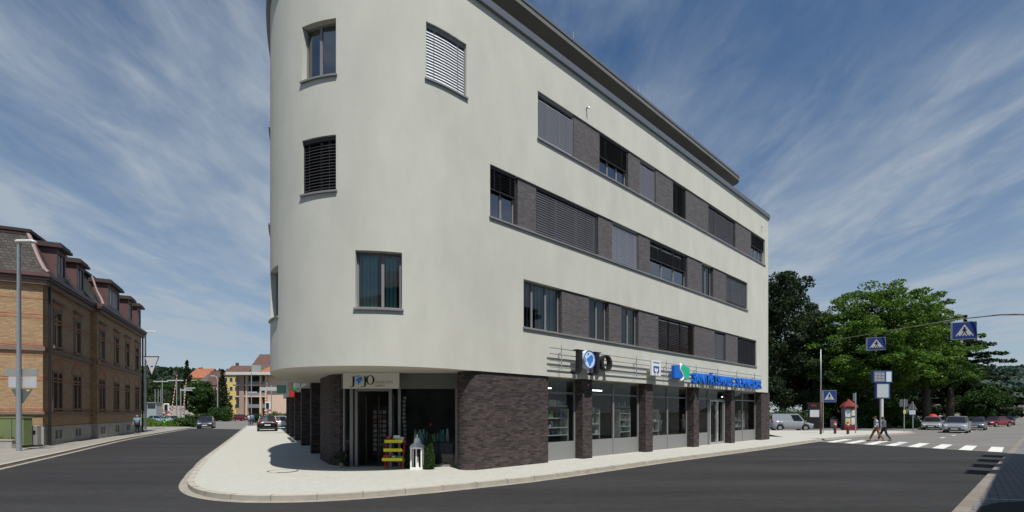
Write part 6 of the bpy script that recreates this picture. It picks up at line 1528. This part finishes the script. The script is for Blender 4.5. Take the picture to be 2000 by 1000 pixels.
def person(label, loc, heading, shirt, trousers, hairc=(.03, .02, .015), stride=.35, arm=.3, H=1.75, bald=False, long_sleeve=True, group='people in the left street', head_down=0., build=1.0, plaid=None):
    """stands at the origin facing +y; the left leg is back, the right leg forward by the stride"""
    t = thing('person', label, 'person', loc, math.atan2(-heading[0], heading[1]), group); k = H / 1.75
    hip = .92 * k; L1 = .44 * k; L2 = .42 * k
    def leg(s, a, bend):
        h = Vector((s * .095 * k, 0, hip)); kn = h + Vector((0, math.sin(a) * L1, -math.cos(a) * L1)); an = kn + Vector((0, math.sin(a - bend) * L2, -math.cos(a - bend) * L2)); return h, kn, an
    R1 = leg(1, stride * .95, .10); L_1 = leg(-1, -stride * .55, .45 * stride / .35 * .6)
    drop = min(R1[2].z, L_1[2].z) - .075 * k
    sh = Vector((0, 0, -drop)); R1 = [p_ + sh for p_ in R1]; L_1 = [p_ + sh for p_ in L_1]; hz = hip - drop
    pel = Vector((0, 0, hz + .03)); wst = Vector((0, .01, hz + .16 * k)); chs = Vector((0, .02, hz + .38 * k)); nk = Vector((0, .03, hz + .54 * k)); hb = Vector((0, .04 + head_down * .5, hz + .60 * k)); hm = Vector((0, .055 + head_down, hz + .69 * k - head_down * .4)); ht = Vector((0, .05 + head_down * 1.2, hz + .775 * k - head_down * .5))
    def armp(s, a): 
        S = Vector((s * .19 * k * build, .02, hz + .49 * k)); E_ = S + Vector((s * .06, math.sin(a) * .29 * k, -math.cos(a) * .29 * k)); W_2 = E_ + Vector((s * .01, math.sin(a + .3) * .25 * k, -math.cos(a + .3) * .25 * k)); return S, E_, W_2
    RA, LA = armp(1, -arm), armp(-1, arm)
    V = [pel, wst, chs, nk, hb, hm, ht]; Rr = [.12 * build, .11 * build, (.15 * build, .11 * build), .055, .062, .098, .07]; Ed = [(0, 1), (1, 2), (2, 3), (3, 4), (4, 5), (5, 6)]
    for lg in (R1, L_1):
        b0 = len(V); V += lg; Rr += [.085, .055, .042]; Ed += [(0, b0), (b0, b0 + 1), (b0 + 1, b0 + 2)]
        V.append(lg[2] + Vector((0, .16 * k, -.04))); Rr.append(.03); Ed.append((b0 + 2, b0 + 3))
    for ar, s in ((RA, 1), (LA, -1)):
        b0 = len(V); V += ar; Rr += [.055, .042, .027]; Ed += [(2, b0), (b0, b0 + 1), (b0 + 1, b0 + 2)]
        dirn = (ar[2] - ar[1]).normalized(); palm = ar[2] + dirn * .07; V.append(palm); Rr.append(.026); Ed.append((b0 + 2, b0 + 3)); pi2 = len(V) - 1
        for q in range(4):
            f1 = palm + dirn * .04 + Vector((0, (q - 1.5) * .018, 0)); f2 = f1 + dirn * (.03 + .006 * (q in (1, 2))) + Vector((-s * .014, .0, 0)); V += [f1, f2]; Rr += [.009, .008]; Ed += [(pi2, len(V) - 2), (len(V) - 2, len(V) - 1)]
        th1 = ar[2] + dirn * .05 + Vector((0, .035, 0)); V.append(th1); Rr.append(.010); Ed.append((b0 + 2, len(V) - 1))
    skinmesh('body', V, Ed, Rr, skinm, t)
    # nose and ears as one small mesh
    f = MB(); f.ball(hm + Vector((0, .10, -.005)), .012, .018, .02, 6); f.ball(hm + Vector((.094, 0, 0)), .012, .02, .03, 6); f.ball(hm + Vector((-.094, 0, 0)), .012, .02, .03, 6); f.build('face_features', skinm, t, smooth=True)
    e = MB(); e.ball(hm + Vector((.035, .094, .025)), .012, .008, .009, 6); e.ball(hm + Vector((-.035, .094, .025)), .012, .008, .009, 6); e.box(hm + Vector((0, .095, -.05)), (.045, .01, .008)); e.build('eyes_and_mouth', black_m, t)
    sm = plaid or mat('cloth_%d_%d_%d' % tuple(int(c * 100) for c in shirt), shirt, .9, var=.12, vs=6)
    V = [pel - Vector((0, 0, .04)), wst, chs, nk - Vector((0, 0, .03))]; Rr = [.150 * build, .135 * build, (.175 * build, .135 * build), .075]; Ed = [(0, 1), (1, 2), (2, 3)]
    for ar in (RA, LA):
        b0 = len(V); V += [ar[0], ar[1]]; Rr += [.075, .060]; Ed += [(2, b0), (b0, b0 + 1)]
        if long_sleeve: V.append(ar[1].lerp(ar[2], .9)); Rr.append(.042); Ed.append((b0 + 1, b0 + 2))
    skinmesh('shirt', V, Ed, Rr, sm, t)
    tm = mat('cloth_%d_%d_%d' % tuple(int(c * 100) for c in trousers), trousers, .9, var=.12, vs=6)
    V = [pel + Vector((0, 0, .02))]; Rr = [.145 * build]; Ed = []
    for lg in (R1, L_1): b0 = len(V); V += [lg[0], lg[1], lg[2] + Vector((0, 0, .02))]; Rr += [.105 * build, .072, .060]; Ed += [(0, b0), (b0, b0 + 1), (b0 + 1, b0 + 2)]
    skinmesh('trousers', V, Ed, Rr, tm, t)
    for lg in (R1, L_1): q = MB(); c = lg[2]; q.ball(c + Vector((0, .06, -.045)), .05, .14, .042, 8); q.build('shoe', trim, t, smooth=True)
    if not bald:
        q = MB(); q.ball(hm + Vector((0, -.022, .035)), .103, .108, .105, 12); q.build('hair', mat('hair_%d' % int(hairc[0] * 1000), hairc, .8), t, smooth=True)
    return t
plaid = bpy.data.materials.new('plaid_cloth'); plaid.use_nodes = True; nt = plaid.node_tree; b = nt.nodes['Principled BSDF']; b.inputs['Roughness'].default_value = .9
ck = nt.nodes.new('ShaderNodeTexChecker'); ck.inputs['Scale'].default_value = 9; ck.inputs['Color1'].default_value = (.5, .52, .58, 1); ck.inputs['Color2'].default_value = (.07, .08, .14, 1)
tc_ = nt.nodes.new('ShaderNodeTexCoord'); nt.links.new(tc_.outputs['Object'], ck.inputs[0]); nt.links.new(ck.outputs[0], b.inputs['Base Color'])
cwk = 'people on the pedestrian crossing'
person('pedestrian in plaid shirt and brown trousers striding over the crossing, head lowered', (*gp(1712, 862).xy, .01), (-.93, .35), (.3, .3, .4), (.17, .085, .04), stride=.50, arm=.25, H=1.82, group=cwk, head_down=.05, plaid=plaid)
person('pedestrian in grey shirt and dark trousers on the crossing, right of the plaid one', (*gp(1727, 861).xy, .01), (-.93, .35), (.12, .13, .15), (.025, .03, .045), stride=.46, arm=.3, H=1.74, group=cwk, head_down=.04)
person('stout bald person in light blue shirt on the pavement by the brick building', (*gp(268, 848, SW).xy, SW), (.45, -.89), (.16, .28, .38), (.02, .022, .03), stride=.15, arm=.12, H=1.66, bald=True, long_sleeve=False, build=1.15)
gl2 = 'people in the left street'
person('person in blue top on the kerb left of the black hatchback', (G_(492, 67), 67, SW), (-.4, .9), (.10, .16, .32), (.04, .05, .08), stride=.2, H=1.7)
person('person in pale top beside the one in blue near the kerb', (G_(487, 68), 68, SW), (-.4, .9), (.5, .5, .5), (.1, .1, .12), stride=.25, H=1.6)
for x, Y, s_, tr, lab in ((418, 150, (.08, .08, .1), (.05, .05, .05), 'distant person in dark clothes, left of the group at the crossing'), (424, 150, (.6, .6, .08), (.1, .1, .12), 'distant person in yellow top in the group at the crossing'),
                       (433, 148, (.65, .65, .65), (.04, .04, .05), 'distant person in white top, right of the yellow one'), (452, 140, (.08, .12, .35), (.1, .1, .1), 'distant person in blue top left of the red car'),
                       (458, 140, (.06, .06, .07), (.05, .05, .06), 'distant person in black beside the one in blue'), (400, 165, (.55, .52, .55), (.2, .2, .2), 'distant person in pale top on the far road'),
                       (406, 165, (.05, .05, .06), (.05, .05, .05), 'distant person in black top on the far road')):
    person(lab, (G_(x, Y), Y, .02 if Y < 160 else 1.2), (random.uniform(-1, 1), -.8), s_, tr, stride=.2, H=1.72)

# ================================================================== LEVEL CROSSING
rwm = [mat('stripe_red', (.45, .02, .02), .5), mat('stripe_white', (.62, .62, .60), .5)]
def barrier(label, x, Y, x1, y1, base):
    p = Vector((G_(x, Y), Y, base)); q = Vector((G_(x1, Y), Y, Hh(y1, Y))); th = thing('barrier', label, 'barrier', p, 0, 'raised level crossing barriers')
    n_ = 12; d_ = q - p
    s1 = MB(); s2 = MB()
    MB().tube([Vector((0, 0, .9)), d_], [.10, .05], 8).build('boom', rwm[1], th)
    for k in range(n_):
        a, b = .08 + k / n_ * .92, .08 + (k + .5) / n_ * .92; r_ = .11 - .055 * a
        MB().tube([Vector((0, 0, .9)).lerp(d_, a), Vector((0, 0, .9)).lerp(d_, b)], [r_, r_ - .002], 8).build('red_stripe', rwm[0], th)
    MB().box((0, 0, .55), (.5, .4, 1.1)).build('drive_box', steel, th)
barrier('raised red and white barrier left of the slim spruce', 333, 96, 346, 732, 0)
barrier('raised pale barrier in front of the round tree', 357, 92, 364, 741, 0)
barrier('raised red and white barrier in front of the pink apartment block', 517, 96, 522, 748, 0)
def mast(label, x, Y, ytop, arms):
    th = thing('signal_mast', label, 'mast', (G_(x, Y), Y, 0), 0, 'grey masts at the level crossing'); h = Hh(ytop, Y)
    MB().tube([(0, 0, 0), (0, 0, h)], .09, 8).build('pole', steel, th)
    for y, x0, x1 in arms: MB().bar((G_(x0, Y) - G_(x, Y), 0, Hh(y, Y)), (G_(x1, Y) - G_(x, Y), 0, Hh(y, Y)), .16, .22).build('arm', mat('arm_grey', (.45, .46, .45), .6), th)
mast('grey mast with long pale arm crossing the raised barrier', 345, 99, 740, [(743, 327, 358)])
mast('thin grey mast with two pale arms before the round tree', 353, 88, 758, [(762, 352, 375)])
mast('grey mast with one pale arm behind the pale barrier', 360, 104, 752, [(758, 360, 381)])
mast('grey mast at the left with a short pale arm', 317, 120, 742, [(745, 300, 328)])
mast('thin grey mast in front of the apartment balconies', 491, 105, 728, [(766, 485, 502)])
mast('thin grey mast before the plain pink wall', 530, 88, 752, [(757, 523, 541)])
for k_, (x, Y) in enumerate(((303, 140), (309, 140), (314, 140))): mast(('left', 'middle', 'right')[k_] + ' one of three thin distant posts by the kiosk', x, Y, 760, [])
def signal(label, x, Y, ytop, ybot):
    th = thing('crossing_signal', label, 'signal', (G_(x, Y), Y, 0), 0, 'level crossing signals'); z1, z0 = Hh(ytop, Y), Hh(ybot, Y)
    MB().tube([(0, .1, 0), (0, .1, z0)], .06, 8).build('pole', steel, th); MB().box((0, 0, (z0 + z1) / 2), (.85, .14, z1 - z0)).build('backboard', rwm[1], th, bevel=.08)
    MB().box((0, -.09, (z0 + z1) / 2), (.46, .06, (z1 - z0) * .74)).build('lamp_panel', black_m, th, bevel=.05)
    for s in (-1, 1):
        q = MB(); q.bar((-.5 * s, -.05, z0 - .5), (.5 * s, -.05, z0 - .08), .04, .16, up=(0, 0, 1)); q.build('cross_blade', rwm[0] if s > 0 else rwm[1], th)
signal('crossing signal with white framed black panel above the grassy verge', 325, 70, 788, 804)
signal('crossing signal with white framed black panel left of the arcade', 523, 74, 785, 800)
th = thing('yellow_sign', 'plain yellow direction sign beyond the grassy verge', 'road sign', (G_(314, 130), 130, 0)); MB().box((0, 0, 3.4), (1.9, .08, 1.5)).build('plate', mat('sign_yellow', (.62, .40, .03), .5), th)
for x in (-.6, .6): MB().tube([(x, .1, 0), (x, .1, 4.0)], .05, 6).build('post', steel, th)
th = thing('kiosk', 'small grey glazed kiosk at the end of the brick building', 'kiosk', (G_(296, 125), 125, 0)); MB().box((0, 1, 2.2), (2.4, 2, 4.4)).build('wall', mat('kiosk_grey', (.30, .35, .36), .4), th); MB().box((0, -.05, 3.6), (2.0, .05, 1.2)).build('window', carglass, th); MB().box((0, 1, 4.5), (2.8, 2.4, .2)).build('roof', steel, th)
def moto(label, loc, head, c, name='motor_scooter', cat='scooter', rider=False):
    th = thing(name, label, cat, loc, math.atan2(head[1], head[0]), 'two wheelers')
    for x in (-.6, .6): w = MB().tube([(x, -.06, .28), (x, .06, .28)], .28, 16).build('wheel', tyre, th, smooth='auto'); MB().tube([(x, -.065, .28), (x, .065, .28)], .14, 12).build('rim', rim_m, w)
    MB().tube([(-.75, 0, .55), (-.4, 0, .68), (0, 0, .42), (.3, 0, .38)], [.12, .19, .17, .12], 10).build('body', c, th, smooth='auto'); MB().tube([(.35, 0, .4), (.5, 0, .7), (.42, 0, 1.0)], [.14, .17, .10], 10).build('front_shield', c, th, smooth='auto')
    MB().tube([(-.6, 0, .78), (-.05, 0, .76)], [.13, .12], 8).build('seat', black_m, th, smooth='auto'); MB().tube([(.4, -.3, 1.04), (.42, 0, 1.0), (.4, .3, 1.04)], .02, 6).build('handlebar', black_m, th)
moto('bright green motor scooter parked at the verge', (G_(323, 66), 66, .1), (.8, -.6), mat('scooter_green', (.08, .42, .06), .35))
moto('black motorcycle just behind the dark blue car', (G_(388, 64.5), 64.5, 0), (.46, -.888), blackp, 'motorcycle', 'motorcycle')
person('rider in black with dark helmet on the motorcycle behind the blue car', (G_(388, 64.6), 64.7, .22), (.46, -.888), (.02, .02, .025), (.02, .02, .025), hairc=(.01, .01, .012), stride=.5, arm=.7, H=1.68, group='people in the left street')
